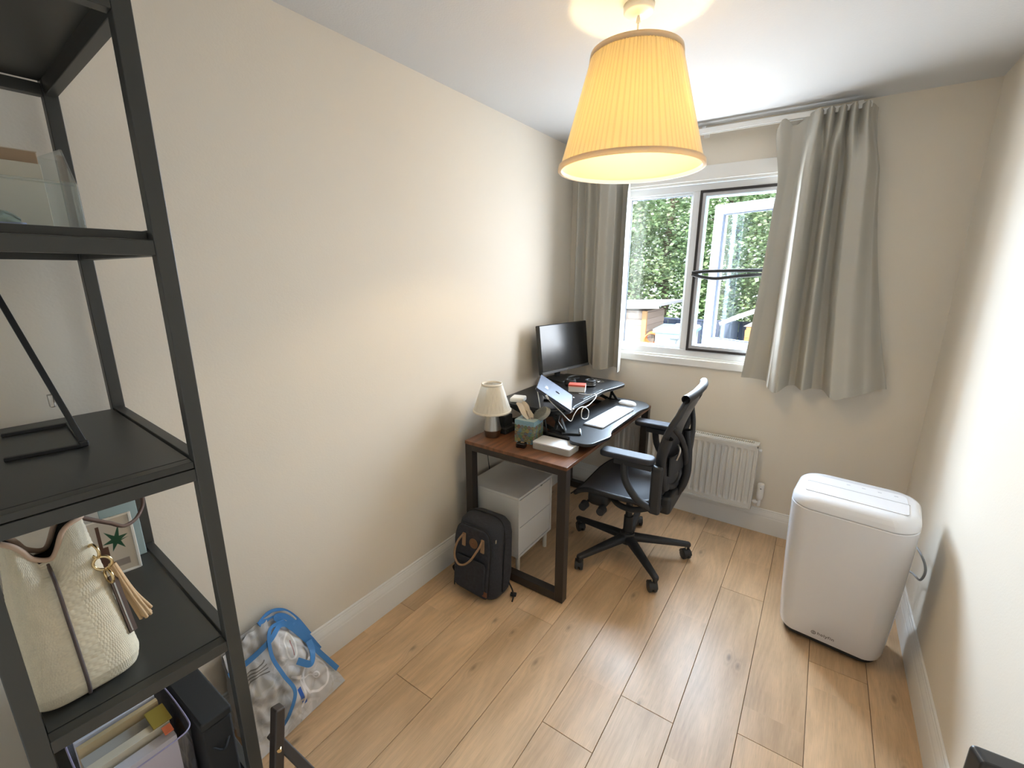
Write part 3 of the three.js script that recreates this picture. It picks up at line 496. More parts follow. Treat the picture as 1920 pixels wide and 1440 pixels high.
{ // bunch of keys
  const t = thing('key_bunch', 'bunch of silver keys on the riser by the headphones', 'keys', [0.37, UY, 0.305], 0.3);
  const key = (L) => { const s = rshape([[0, -0.009], [0.018, -0.011], [0.022, -0.004], [L, -0.004], [L + 0.004, 0], [L, 0.004], [0.022, 0.004], [0.018, 0.011], [0, 0.009]], 0.003); return flat(extr(s, 0.0022, 0.0004)); };
  for (const [i, a] of [0.2, 1.0, 1.9, 2.7, 3.6, -0.6].entries()) add(t, 'key', key(0.045 + 0.004 * (i % 3)), i % 3 ? mat.chrome : mat.steel, [0.008 * Math.cos(a), 0.0006 + i * 0.0026, 0.008 * Math.sin(a)], [0, a, 0.06]);
  add(t, 'ring', at(new THREE.TorusGeometry(0.014, 0.0013, 8, 28), 0, 0.012, 0, PI / 2 + 0.3), mat.chrome);
}
{ // table lamp
  const t = thing('table_lamp', 'small table lamp with a brushed steel base and pleated cream shade', 'lamp', [0.158, DY, 1.152]);
  const sm = M([0.46, 0.44, 0.41], 0.38, { metalness: 1 });
  add(t, 'base', lathe([[0, 0.0], [0.038, 0.0], [0.0385, 0.003], [0.047, 0.038], [0.047, 0.0405]], 40), M([0.26, 0.235, 0.20], 0.36, { metalness: 1 }));
  add(t, 'body', lathe([[0.047, 0.0405], [0.0475, 0.043], [0.043, 0.065], [0.030, 0.135], [0.0255, 0.158], [0.018, 0.165], [0, 0.166]], 40), sm);
  add(t, 'socket', lathe([[0, 0.160], [0.014, 0.160], [0.014, 0.20], [0, 0.20]], 20), mat.white);
  const n = 720, rings = []; for (let j = 0; j <= 8; j++) { const k = j / 8, R = []; for (let i = 0; i < n; i++) { const a = i / n * 2 * PI, r = 0.101 - 0.049 * k + 0.0011 * Math.sin(a * 90); R.push([r * Math.cos(a), 0.142 + 0.150 * k, r * Math.sin(a)]); } rings.push(R); }
  const sc = M([0.92, 0.86, 0.75], 0.95, { transmission: 0.3, thickness: 0, side: THREE.DoubleSide });
  const sh = add(t, 'shade', loft(rings, { cap0: false, cap1: false, crease: 3 }), sc);
  const tr = M([0.80, 0.72, 0.60], 0.9); const band = (r, y) => lathe([[r - 0.004, y - 0.005], [r + 0.0025, y - 0.005], [r + 0.0025, y + 0.005], [r - 0.004, y + 0.005], [r - 0.004, y - 0.005]], 64);
  add(sh, 'top_trim', band(0.053, 0.289), tr); add(sh, 'bottom_trim', band(0.1005, 0.146), tr);
  add(t, 'shade_ring', [at(new THREE.TorusGeometry(0.015, 0.0015, 8, 24), 0, 0.20, 0, PI / 2), ...[0, 1, 2].map((i) => rod([0.015 * Math.cos(i * 2.1), 0.20, 0.015 * Math.sin(i * 2.1)], [0.050 * Math.cos(i * 2.1), 0.282, 0.050 * Math.sin(i * 2.1)], 0.0012, 6))], mat.white);
  add(t, 'bulb', lathe([[0, 0.26], [0.012, 0.258], [0.019, 0.245], [0.017, 0.225], [0.012, 0.20], [0, 0.20]], 20), M([0.85, 0.84, 0.8], 0.3));
  add(t, 'flex', tube([[-0.02, 0.004, -0.03], [-0.075, 0.004, -0.06], [-0.105, 0.003, -0.09], [-0.118, -0.02, -0.10], [-0.122, -0.15, -0.11], [-0.120, -0.26, -0.125], [-0.124, -0.40, -0.16]], 0.0022, 60), mat.black);
}
{ // tissue box
  const art = canvasTex(256, 256, (g, w, h) => {
    g.fillStyle = '#7fa3b3'; g.fillRect(0, 0, w, h); g.fillStyle = '#8fb0bd'; for (let i = 0; i < 30; i++) g.fillRect(rr(0, w), rr(0, 90), rr(10, 50), 4);
    const cols = ['#5f7a55', '#7f8e5f', '#a18c58', '#86604f', '#6b544f', '#5d8296', '#7d7562', '#567a88', '#8f8f68'];
    for (let r = 0; r < 5; r++) for (let i = 0; i < 6; i++) { const x = i * 46 + (r % 2) * 22 - 8, y = 74 + r * 38; g.fillStyle = cols[(i * 3 + r * 2) % cols.length]; g.beginPath(); g.ellipse(x + 18, y, 24, 26, 0, 0, 7); g.fill(); g.strokeStyle = cols[(i + r * 4 + 3) % cols.length]; g.lineWidth = 3; for (let k = 0; k < 3; k++) { g.beginPath(); g.arc(x + 18, y + 6, 8 + k * 6, Math.PI, 0); g.stroke(); } g.fillStyle = '#4b3a30'; g.fillRect(x + 16, y + 16, 4, 16); }
    g.fillStyle = 'rgba(60,45,35,0.25)'; for (let i = 0; i < 200; i++) g.fillRect(rr(0, w), rr(60, h), 2, 2);
  });
  const t = thing('tissue_box', 'cube tissue box printed with colourful trees beside the lamp', 'tissue box', [0.354, DY, 1.092], 0.10);
  add(t, 'carton', box(0.112, 0.122, 0.112, 0.002, 1), M([1, 1, 1], 0.55, { map: art }), [0, 0.0612, 0]);
  add(t, 'top_panel', flat(extr(rshape([[-0.055, -0.055], [0.055, -0.055], [0.055, 0.055], [-0.055, 0.055]], 0.004), 0.0015, 0.0003)), M([0.36, 0.47, 0.50], 0.5), [0, 0.1222, 0]);
  add(t, 'slot', flat(extr(rshape([[-0.036, -0.018], [0.036, -0.018], [0.036, 0.018], [-0.036, 0.018]], 0.017), 0.0008, 0)), M([0.30, 0.28, 0.26], 0.8), [0, 0.1238, 0]);
  const tis = sheet((u, v) => { const a = (u - 0.5), h = v; return [-0.050 * h - 0.018 * a * h + 0.010 * Math.sin(u * 9 + v * 3), 0.124 + 0.072 * h + 0.006 * Math.cos(u * 8), 0.062 * a * (1 - 0.25 * h) + 0.006 * Math.sin(v * 6)]; }, 24, 16, 0.0012);
  const tis2 = sheet((u, v) => { const a = (u - 0.5), h = v; return [0.012 - 0.022 * h + 0.012 * Math.sin(u * 7 + 1), 0.124 + 0.048 * h * (1 - 0.5 * Math.abs(a)), 0.056 * a * (1 - 0.35 * h) + 0.004]; }, 24, 12, 0.0012);
  add(t, 'tissue', [tis, tis2], M([0.80, 0.70, 0.58], 0.9, { transmission: 0.2, thickness: 0, side: THREE.DoubleSide }));
}
{
  const t = thing('storage_case', 'long low white-topped case at the near desk corner', 'case', [0.530, DY, 1.122], 0.02);
  const g = (w, d, r, h) => flat(extr(rshape([[-w / 2, -d / 2], [w / 2, -d / 2], [w / 2, d / 2], [-w / 2, d / 2]], r), h, 0.002));
  add(t, 'body', g(0.208, 0.112, 0.014, 0.028), M([0.42, 0.40, 0.37], 0.5), [0, 0.0004, 0]);
  add(t, 'lid', g(0.208, 0.112, 0.014, 0.008), M([0.66, 0.66, 0.68], 0.35), [0, 0.0292, 0]);
}
{
  const t = thing('jar', 'small dark glass jar with a copper lid in front of the tissue box', 'jar', [0.375, DY, 1.196], 0.2);
  add(t, 'glass_body', flat(extr(rshape([[-0.024, -0.02], [0.024, -0.02], [0.024, 0.02], [-0.024, 0.02]], 0.008), 0.024, 0.004)), M([0.016, 0.009, 0.007], 0.15), [0, 0.0004, 0]);
  add(t, 'label_plate', box(0.018, 0.0012, 0.010, 0.0004), M([0.62, 0.42, 0.28], 0.35, { metalness: 0.6 }), [0.004, 0.0252, -0.004]);
}
{
  const t = thing('sticky_notes', 'small yellow sticky note pad beside the white case', 'notes', [0.600, DY, 1.045], 0.3);
  add(t, 'pad', box(0.036, 0.007, 0.036, 0.0005), M([0.78, 0.62, 0.26], 0.8), [0, 0.0038, 0]);
}
{ // dock, charger and speaker behind the tissue box
  const t = thing('docking_station', 'flat black docking box behind the lamp', 'dock', [0.150, DY, 1.050], 0.0);
  add(t, 'shell', box(0.12, 0.034, 0.10, 0.006), mat.blackMatte, [0, 0.0174, 0]);
  add(t, 'status_light', box(0.002, 0.004, 0.004, 0.0005), M([0.05, 0.30, 0.08], 0.4), [0.0605, 0.018, 0.03]);
  const b = thing('modem', 'black ribbed box stacked on the flat docking box', 'box', [0.15, DY + 0.0348, 1.046], 0.0);
  add(b, 'shell', box(0.085, 0.060, 0.075, 0.005), mat.blackSatin, [0, 0.0305, 0]);
  for (let i = 0; i < 6; i++) add(b, 'vent_fin', box(0.002, 0.002, 0.06, 0.0005), mat.black, [0.0432, 0.015 + i * 0.008, 0]);
  const c = thing('charger', 'white square power adapter at the near edge of the riser', 'charger', [0.205, UY, 0.972], 0.30);
  add(c, 'shell', box(0.078, 0.028, 0.078, 0.010, 4), M([0.82, 0.79, 0.72], 0.35), [0, 0.0142, 0]);
  add(c, 'lead', tube([[0.03, 0.008, 0.036], [0.040, 0.004, 0.058], [0.044, -0.03, 0.068], [0.044, -0.08, 0.068], [0.048, -0.156, 0.066]], 0.0024, 40), mat.cable);
}
{
  const t = thing('mesh_speaker', 'grey oval ribbed speaker leaning beside the tissue box', 'speaker', [0.432, DY, 1.030]);
  const g = new THREE.Group(); g.name = 'head'; g.position.set(-0.016, 0.150, 0.034); g.rotation.set(0.9, 0.55, 0.35); t.add(g);
  const rings = []; for (let j = 0; j <= 12; j++) { const k = j / 12, y = -0.018 + 0.036 * k, s = Math.sqrt(Math.max(0.02, 1 - (2 * k - 1) ** 4)); const R = []; for (let i = 0; i < 40; i++) { const a = i / 40 * 2 * PI; R.push([0.052 * s * Math.cos(a), y, 0.032 * s * Math.sin(a)]); } rings.push(R); }
  add(g, 'shell', loft(rings, { crease: 1 }), M([0.36, 0.35, 0.30], 0.6));
  for (let i = -4; i <= 4; i++) { const L = 0.048 * Math.sqrt(1 - (i / 5) ** 2) * 2; add(g, 'rib', box(L, 0.003, 0.0022, 0.0008, 1), M([0.22, 0.215, 0.185], 0.7), [0, 0.0185, i * 0.0058]); }
  add(t, 'stem', rod([0, 0.004, 0], [-0.012, 0.146, 0.022], 0.004), mat.blackSatin);
  add(t, 'foot', lathe([[0, 0], [0.021, 0], [0.021, 0.004], [0.006, 0.008], [0, 0.008]], 28), mat.blackSatin);
}

// ================================================================ office chair
{
  const CX = 0.785, CZ = 0.700, t = thing('office_chair', 'black mesh office chair on a five-star castor base', 'office chair', [CX, 0, CZ]);
  const pm = M([0.026, 0.026, 0.029], 0.58), pm2 = M([0.018, 0.018, 0.020], 0.5), wm = M([0.035, 0.035, 0.038], 0.45);
  add(t, 'hub', lathe([[0, 0.07], [0.034, 0.07], [0.045, 0.085], [0.047, 0.115], [0.038, 0.135], [0.034, 0.137], [0, 0.137]], 32), pm);
  const leg0 = (() => { const L = 0.345, rings = []; for (let j = 0; j <= 12; j++) { const k = j / 12, x = 0.02 + (L - 0.02) * k, y = 0.108 - 0.018 * k - 0.006 * k * k, w = 0.060 - 0.028 * k, h = 0.044 - 0.016 * k, R = []; for (let i = 0; i < 16; i++) { const a = i / 16 * 2 * PI, c = Math.cos(a), s = Math.sin(a); R.push([x, y + h / 2 * Math.sign(s) * Math.abs(s) ** 0.7, w / 2 * Math.sign(c) * Math.abs(c) ** 0.7]); } rings.push(R); }
    rings.push(rings[12].map(([x, y, z]) => [x + 0.008, y * 0.6 + 0.033, z * 0.6])); return merge([loft(rings, { crease: 0.9 }), at(cyl(0.014, 0.012, 0.038, 18), L - 0.008, 0.072, 0)]); })();
  const wheel = lathe([[0, -0.010], [0.024, -0.010], [0.0285, -0.007], [0.0295, 0], [0.0285, 0.007], [0.024, 0.010], [0.016, 0.008], [0.012, 0.011], [0, 0.011]], 28); wheel.rotateX(PI / 2);
  const hood = (() => { const s = new THREE.Shape(); s.absarc(0, 0, 0.031, 0.1, PI - 0.1, false); s.absarc(0, 0, 0.024, PI - 0.1, 0.1, true); const g = extr(s, 0.044, 0.001, 1, 16); g.translate(0, 0, -0.022); return merge([g, at(box(0.03, 0.012, 0.006, 0.002), 0, 0.02, 0), rod([0, 0, -0.018], [0, 0, 0.018], 0.004)]); })();
  const aim = [2.17, 1.95, 2.45, 2.0, 2.4];
  for (let i = 0; i < 5; i++) {
    const a = -(45 + 72 * i) * PI / 180, l = add(t, 'star_leg', leg0, pm, null, [0, a, 0]);
    const c = new THREE.Group(); c.name = 'castor'; c.position.set(0.337 + 0.012 * Math.cos(aim[i]), 0.0296, 0.012 * Math.sin(aim[i])); c.rotation.y = -a + aim[i]; l.add(c);
    for (const s of [-1, 1]) add(c, 'wheel', wheel, wm, [0, 0, s * 0.0125]); add(c, 'hood', hood, pm2);
    add(c, 'stem', rod([0, 0.026, 0], [0, 0.048, 0], 0.006), mat.steel);
  }
  add(t, 'gas_cylinder', [at(cyl(0.025, 0.027, 0.11, 28), 0, 0.185, 0), at(cyl(0.019, 0.019, 0.14, 24), 0, 0.28, 0), at(cyl(0.030, 0.030, 0.010, 28), 0, 0.142, 0)], pm2);
  // upper part: everything turns together; local -x is forward
  const u = new THREE.Group(); u.name = 'seat_assembly'; u.position.set(0, 0, -0.03); u.rotation.y = 0.03; t.add(u);
  add(u, 'tilt_mechanism', [at(extr(rshape([[-0.13, 0.345], [0.10, 0.335], [0.17, 0.365], [0.19, 0.42], [-0.10, 0.43], [-0.16, 0.405]], 0.02), 0.13, 0.006), 0, 0, -0.065), at(box(0.10, 0.06, 0.22, 0.02), -0.02, 0.39, 0)], pm2);
  // seat: curved mesh with waterfall front, moulded frame round it
  const seatY = (x, z) => 0.452 - 0.055 * Math.max(0, (-x - 0.13) / 0.13) ** 2 + 0.030 * Math.max(0, (x - 0.08) / 0.13) ** 2 - 0.018 * (1 - (z / 0.25) ** 2) + 0.012 * Math.abs(z / 0.25) ** 3;
  const hw = (x) => 0.255 - 0.03 * ((x + 0.05) / 0.22) ** 2;
  const meshM = M([0.022, 0.023, 0.028], 0.36);
  add(u, 'seat', sheet((a, b) => { const x = -0.285 + 0.49 * a, z = (b - 0.5) * 2 * (hw(x) - 0.012); return [x, seatY(x, z), z]; }, 40, 30, 0.006), meshM);
  const fr = []; for (let i = 0; i < 72; i++) { const q = i / 72 * 2 * PI, cx = Math.sign(Math.cos(q)) * Math.abs(Math.cos(q)) ** 0.45, cz = Math.sign(Math.sin(q)) * Math.abs(Math.sin(q)) ** 0.45; const x = -0.04 + 0.25 * cx, z = cz * hw(x); fr.push([x, seatY(x, z) - 0.010, z]); }
  add(u, 'seat_frame', tube(fr, 0.0145, 160, 10, true), pm);
  for (const s of [-1, 1]) add(u, 'seat_side_arm', tube([[-0.10, 0.40, s * 0.10], [-0.02, 0.385, s * 0.19], [0.08, 0.40, s * 0.235], [0.17, 0.44, s * 0.24]], 0.016, 30, 10), pm);
  for (const [x, s] of [[-0.17, 1], [-0.07, 1]]) { const k = add(u, 'adjust_lever', rod([x, 0.375, 0.06], [x - 0.005, 0.365, 0.265], 0.007), pm2); add(k, 'knob', at(cyl(0.021, 0.024, 0.04, 20), x - 0.005, 0.365, 0.275, PI / 2 + 0.05), pm); }
  add(u, 'front_cover', box(0.12, 0.09, 0.09, 0.035, 4), pm2, [-0.12, 0.395, 0.19]);
  // back: tall rounded frame leaning back, with a mesh between
  const bx = (y) => { const k = (y - 0.50) / 0.52; return 0.205 + 0.025 * k + 0.045 * k * k - 0.035 * Math.sin(Math.min(1, k * 1.2) * PI); };
  const bw = (k) => interp([[0, 0.155], [0.12, 0.185], [0.45, 0.225], [0.8, 0.245], [1, 0.235]], k);
  const bp = (s, k) => { const y = 0.50 + 0.515 * k, dish = 0.035 * (1 - s * s) ; return [bx(y) + dish * 0.8, y - 0.012 * (1 - Math.abs(s)) * (k > 0.9 ? -1 : 0), s * bw(k)]; };
  add(u, 'back_mesh', sheet((a, b) => bp((b - 0.5) * 1.94, 0.03 + 0.94 * a), 36, 30, 0.003), M([0.040, 0.042, 0.050], 0.55, { transmission: 0.25, thickness: 0 }));
  const ring = []; for (let i = 0; i < 80; i++) { const q = i / 80 * 2 * PI, c = Math.cos(q), s = Math.sin(q), cs = Math.sign(c) * Math.abs(c) ** 0.5, ss = Math.sign(s) * Math.abs(s) ** 0.5; ring.push(bp(cs, 0.5 + 0.5 * ss)); }
  const bf = tube(ring, 0.016, 200, 10, true); add(u, 'back_frame', bf, pm);
  add(u, 'top_rail', tube([-1, -0.7, -0.35, 0, 0.35, 0.7, 1].map((s) => { const p = bp(s * 0.92, 0.99); return [p[0] + 0.004, p[1] + 0.004, p[2]]; }), 0.021, 40, 12), pm);
  for (const s of [-1, 1]) add(u, 'side_wing', tube([bp(s, 0.05), bp(s * 1.01, 0.2), bp(s * 1.01, 0.4), bp(s, 0.62)].map(([x, y, z]) => [x + 0.012, y, z]), 0.024, 30, 10), pm);
  // spine, lumbar pad and arm yoke behind the back
  add(u, 'spine', tube([[0.16, 0.40, 0], [0.235, 0.44, 0], [0.275, 0.54, 0], [0.275, 0.68, 0], [0.262, 0.80, 0]], 0.022, 40, 12), pm2);
  for (const s of [-1, 1]) add(u, 'spine_fork', tube([[0.272, 0.62, s * 0.01], [0.275, 0.70, s * 0.06], [0.262, 0.80, s * 0.14], [0.235, 0.87, s * 0.21]], 0.013, 30, 10), pm);
  add(u, 'lumbar_pad', sheet((a, b) => { const z = (b - 0.5) * 0.36, y = 0.60 + a * 0.10; return [0.255 - 0.9 * z * z, y, z]; }, 10, 24, 0.014), pm);
  for (const s of [-1, 1]) add(u, 'lumbar_grip', tube([[0.255, 0.69, s * 0.165], [0.268, 0.745, s * 0.168], [0.252, 0.765, s * 0.150]], 0.006, 20, 8), mat.steel);
  add(u, 'lower_link', [at(box(0.07, 0.10, 0.36, 0.02, 3), 0.215, 0.435, 0), rod([0.20, 0.50, -0.2], [0.20, 0.50, 0.2], 0.012)], pm2);
  for (const s of [-1, 1]) {
    const z = s * 0.272, a = add(u, 'arm_support', [tube([[0.20, 0.43, s * 0.20], [0.17, 0.455, z], [0.10, 0.50, z + s * 0.012], [0.045, 0.58, z + s * 0.012], [0.03, 0.665, z + s * 0.005]], 0.019, 40, 12), at(box(0.055, 0.25, 0.035, 0.014, 3), 0.195, 0.555, z), bar([0.17, 0.668, z], [-0.02, 0.672, z], 0.045, 0.030)], pm);
    const g = flat(extr(rshape([[-0.135, -0.043], [0.135, -0.043], [0.135, 0.043], [-0.135, 0.043]], [0.03, 0.04, 0.04, 0.03]), 0.030, 0.011, 4)); add(a, 'arm_pad', g, M([0.030, 0.033, 0.045], 0.68), [0.045, 0.690, z + s * 0.004]);
  }
}
// ================================================================ air conditioner
const font = await new FontLoader().loadAsync('fonts/droid/droid_sans_bold.typeface.json');
{
  const cx = 1.752, cz = 0.800, t = thing('air_conditioner', 'white portable air conditioner standing by the right wall', 'air conditioner', [cx, 0, cz], -0.11); t.scale.set(1.035, 1.01, 1.06);
  const wm = M([0.79, 0.79, 0.82], 0.22, { clearcoat: 0.5, clearcoatRoughness: 0.12 });
  // sections: [y, width, depth, z shift, corner radius]
  const sec = (y, w, d, dz, r) => rring(w, d, r, 9).map(([x, z]) => { const bow = z > 0 ? 0.030 * (1 - (2 * x / w) ** 2) * (d / 0.27) : 0; return [x, y, z + dz + bow - 0.015]; });
  add(t, 'body', loft([[0.032, 0.340, 0.205, -0.025, 0.05], [0.036, 0.352, 0.215, -0.024, 0.055], [0.06, 0.362, 0.224, -0.022, 0.058], [0.20, 0.376, 0.240, -0.012, 0.062], [0.40, 0.390, 0.258, 0.002, 0.066], [0.58, 0.398, 0.270, 0.012, 0.070], [0.648, 0.400, 0.274, 0.016, 0.072], [0.651, 0.397, 0.271, 0.016, 0.072]].map((s) => sec(...s)), { crease: 0.5 }), wm);
  add(t, 'plinth', loft([[0.012, 0.330, 0.195, -0.026, 0.05], [0.034, 0.336, 0.201, -0.025, 0.05]].map((s) => sec(...s)), { crease: 0.5 }), mat.blackMatte);
  const cap = [[0.654, 0.397, 0.271, 0.016, 0.072], [0.657, 0.400, 0.274, 0.016, 0.072], [0.676, 0.398, 0.272, 0.016, 0.074], [0.692, 0.388, 0.262, 0.014, 0.076], [0.702, 0.370, 0.244, 0.011, 0.076], [0.7065, 0.345, 0.218, 0.008, 0.07]];
  const c = add(t, 'top_cap', loft(cap.map((s) => sec(...s)), { crease: 0.5, cap1: true }), wm);
  add(t, 'seam', loft([[0.650, 0.396, 0.270, 0.016, 0.072], [0.655, 0.396, 0.270, 0.016, 0.072]].map((s) => sec(...s)), { cap0: false, cap1: false }), M([0.45, 0.44, 0.44], 0.5));
  add(c, 'air_flap', flat(extr(rshape([[-0.160, -0.085], [0.160, -0.085], [0.160, 0.012], [-0.160, 0.012]], [0.018, 0.018, 0.004, 0.004]), 0.004, 0.0015)), wm, [0, 0.7055, 0.012]);
  add(c, 'flap_gap', box(0.322, 0.002, 0.003, 0.0005), M([0.30, 0.30, 0.31], 0.6), [0, 0.7075, -0.0025]);
  add(c, 'control_panel', flat(extr(rshape([[-0.158, 0.006], [0.158, 0.006], [0.150, 0.082], [-0.150, 0.082]], [0.004, 0.004, 0.025, 0.025]), 0.003, 0.001)), M([0.74, 0.74, 0.76], 0.25), [0, 0.7055, 0.0]);
  for (const [x, z] of [[-0.03, -0.055], [0.02, -0.055], [0.07, -0.055], [0.12, -0.055]]) add(c, 'touch_key', box(0.012, 0.0008, 0.004, 0.0003), M([0.52, 0.53, 0.56], 0.4), [x, 0.7090, z]);
  // emblem and name on the lower front
  const em = M([0.20, 0.19, 0.19], 0.4), tx = new TextGeometry('holyfin', { font, size: 0.0125, depth: 0.0008, curveSegments: 3, bevelEnabled: false });
  const lg = new THREE.Group(); lg.name = 'logo'; lg.position.set(-0.028, 0.088, 0.1180); lg.rotation.x = 0.075; t.add(lg);
  add(lg, 'emblem', [new THREE.TorusGeometry(0.0075, 0.0014, 8, 28), new THREE.TorusGeometry(0.0032, 0.0012, 8, 20)], em, [-0.016, 0.004, 0]);
  add(lg, 'lettering', tx, em, [-0.004, 0, -0.0004]);
  for (const [x, z] of [[-0.13, 0.05], [0.13, 0.05], [-0.13, -0.09], [0.13, -0.09]]) add(t, 'castor', [at(cyl(0.012, 0.012, 0.016, 18), x, 0.012, z - 0.02, 0, 0, PI / 2)], mat.black);
  add(t, 'exhaust_port', [at(cyl(0.072, 0.072, 0.03, 32), 0, 0.46, -0.135, PI / 2)], mat.white);
}
{
  const t = thing('power_cord', 'grey power cord looping behind the air conditioner', 'cord', [2.0, 0.0, 0.66]);
  aw(t, 'cord', tube([[1.80, 0.30, 0.628], [1.93, 0.33, 0.60], [1.99, 0.36, 0.66], [2.005, 0.40, 0.78], [2.008, 0.455, 0.80], [2.0, 0.48, 0.72], [1.98, 0.47, 0.62], [1.95, 0.42, 0.58], [1.975, 0.30, 0.60], [1.95, 0.14, 0.60], [1.90, 0.008, 0.60], [1.84, 0.006, 0.60]], 0.0042, 120), M([0.36, 0.36, 0.37], 0.5));
  aw(t, 'plug', box(0.03, 0.02, 0.045, 0.005), M([0.70, 0.70, 0.71], 0.5), [1.82, 0.011, 0.60], [0, PI / 2, 0]);
}
// ================================================================ backpack by the desk leg
{
  const t = thing('backpack', 'dark navy backpack with tan leather handles leaning by the desk', 'backpack', [0.285, 0, 1.405], 0.0);
  const nv = dtex(128, 128, (u, v) => { const s = 1 + 0.10 * Math.sin(u * 2 * PI * 42) * Math.sin(v * 2 * PI * 42) + 0.18 * noise.noise(u * 20, v * 20, 1); return [0.185 * s, 0.190 * s, 0.215 * s]; }); nv.repeat.set(3, 3);
  const fab = M([1, 1, 1], 0.85, { map: nv }), dark = M([0.010, 0.010, 0.012], 0.8), tan = M([0.19, 0.095, 0.04], 0.55), tan2 = M([0.34, 0.21, 0.115], 0.5), lth = M([0.20, 0.075, 0.035], 0.55);
  const lean = -0.09, body = new THREE.Group(); body.name = 'body'; body.rotation.x = lean; body.position.z = 0.012; t.add(body);
  const S = (y, w, d, dz, r = 0.05) => rring(w, d, r, 7).map(([x, z]) => [x + 0.004 * noise.noise(x * 20, y * 14, 1), y, z + dz + 0.006 * noise.noise(x * 12, y * 12, 5)]);
  add(body, 'main_compartment', loft([[0.004, 0.19, 0.11, 0], [0.012, 0.235, 0.145, 0], [0.04, 0.262, 0.165, 0], [0.12, 0.270, 0.172, 0], [0.25, 0.266, 0.170, 0], [0.33, 0.258, 0.164, -0.002], [0.375, 0.240, 0.150, -0.006], [0.398, 0.205, 0.120, -0.010], [0.408, 0.15, 0.07, -0.012]].map((s) => S(...s)), { crease: 0.8, uv: [2, 1] }), fab);
  // raised front panel with piping
  const fpS = rshape([[-0.115, 0.03], [0.098, 0.02], [0.103, 0.30], [0.085, 0.372], [-0.095, 0.372], [-0.118, 0.30]], [0.03, 0.03, 0.03, 0.035, 0.035, 0.03]);
  const fp = add(body, 'front_panel', extr(fpS, 0.022, 0.008, 3), fab, [0, 0, 0.072]);
  const pp = fpS.getPoints(6).map((p) => [p.x * 1.005, p.y, 0.0135]); add(fp, 'piping', tube(pp, 0.003, 160, 6, true), dark);
  const pk = add(body, 'pocket', extr(rshape([[-0.088, 0.045], [0.080, 0.04], [0.084, 0.205], [-0.088, 0.205]], 0.022), 0.014, 0.005, 2), fab, [0, 0, 0.090]);
  add(pk, 'zip', box(0.15, 0.004, 0.003, 0.001), dark, [0, 0.188, 0.0145]);
  add(pk, 'flap', box(0.170, 0.03, 0.006, 0.003), fab, [-0.002, 0.200, 0.0145], [0.1, 0, 0]);
  add(body, 'side_zip', tube([[0.138, 0.05, 0.02], [0.1385, 0.2, 0.022], [0.134, 0.33, 0.016], [0.10, 0.400, 0.0], [0, 0.413, -0.01], [-0.10, 0.400, 0.0], [-0.134, 0.33, 0.016], [-0.1385, 0.2, 0.022]], 0.0035, 90, 6), dark);
  add(body, 'zip_pull', box(0.004, 0.018, 0.008, 0.001), mat.steel, [0.124, 0.335, 0.075]);
  const e = add(body, 'leather_patch', flat(lathe([[0, 0], [0.024, 0], [0.026, 0.0015], [0.024, 0.003], [0, 0.003]], 32)), tan, [0.004, 0.292, 0.094]); e.rotation.x = PI;
  add(e, 'stamp', [at(new THREE.TorusGeometry(0.0165, 0.0008, 6, 32), 0, 0, -0.0032), at(new THREE.TorusGeometry(0.0075, 0.0028, 8, 24, 4.6), 0, 0.001, -0.0030), at(box(0.005, 0.006, 0.002, 0.001), 0.006, 0.006, -0.003)], lth);
  for (const s of [-1, 1]) add(body, 'handle_patch', extr(rshape([[-0.009, -0.034], [0.013, -0.034], [0.011, 0.034], [-0.008, 0.034]], 0.004), 0.005, 0.001), tan2, [s * 0.058, 0.296, 0.093]);
  add(body, 'handle', tube([[-0.058, 0.325, 0.098], [-0.078, 0.29, 0.112], [-0.092, 0.24, 0.120], [-0.090, 0.195, 0.120], [-0.068, 0.168, 0.118], [-0.034, 0.176, 0.117], [0.004, 0.212, 0.115], [0.034, 0.262, 0.112], [0.053, 0.300, 0.106], [0.058, 0.325, 0.098]], 0.0055, 80, 8), tan2);
  add(body, 'corner_tag', box(0.026, 0.026, 0.004, 0.001), lth, [0.085, 0.052, 0.0955]);
  add(t, 'shoulder_strap', sheet((u, v) => { const a = u * PI * 1.25; return [-0.150 - 0.055 * Math.sin(a), 0.010 + 0.045 * (1 - Math.cos(a)) * 0.62, -0.02 + (v - 0.5) * 0.055]; }, 24, 4, 0.008), dark);
  add(t, 'strap_buckle', [at(box(0.03, 0.012, 0.022, 0.003), 0.165, 0.012, -0.03, 0, 0.4), tube([[0.13, 0.06, -0.04], [0.155, 0.03, -0.035], [0.172, 0.012, -0.02], [0.185, 0.006, 0.01]], 0.004, 20, 6)], dark);
}

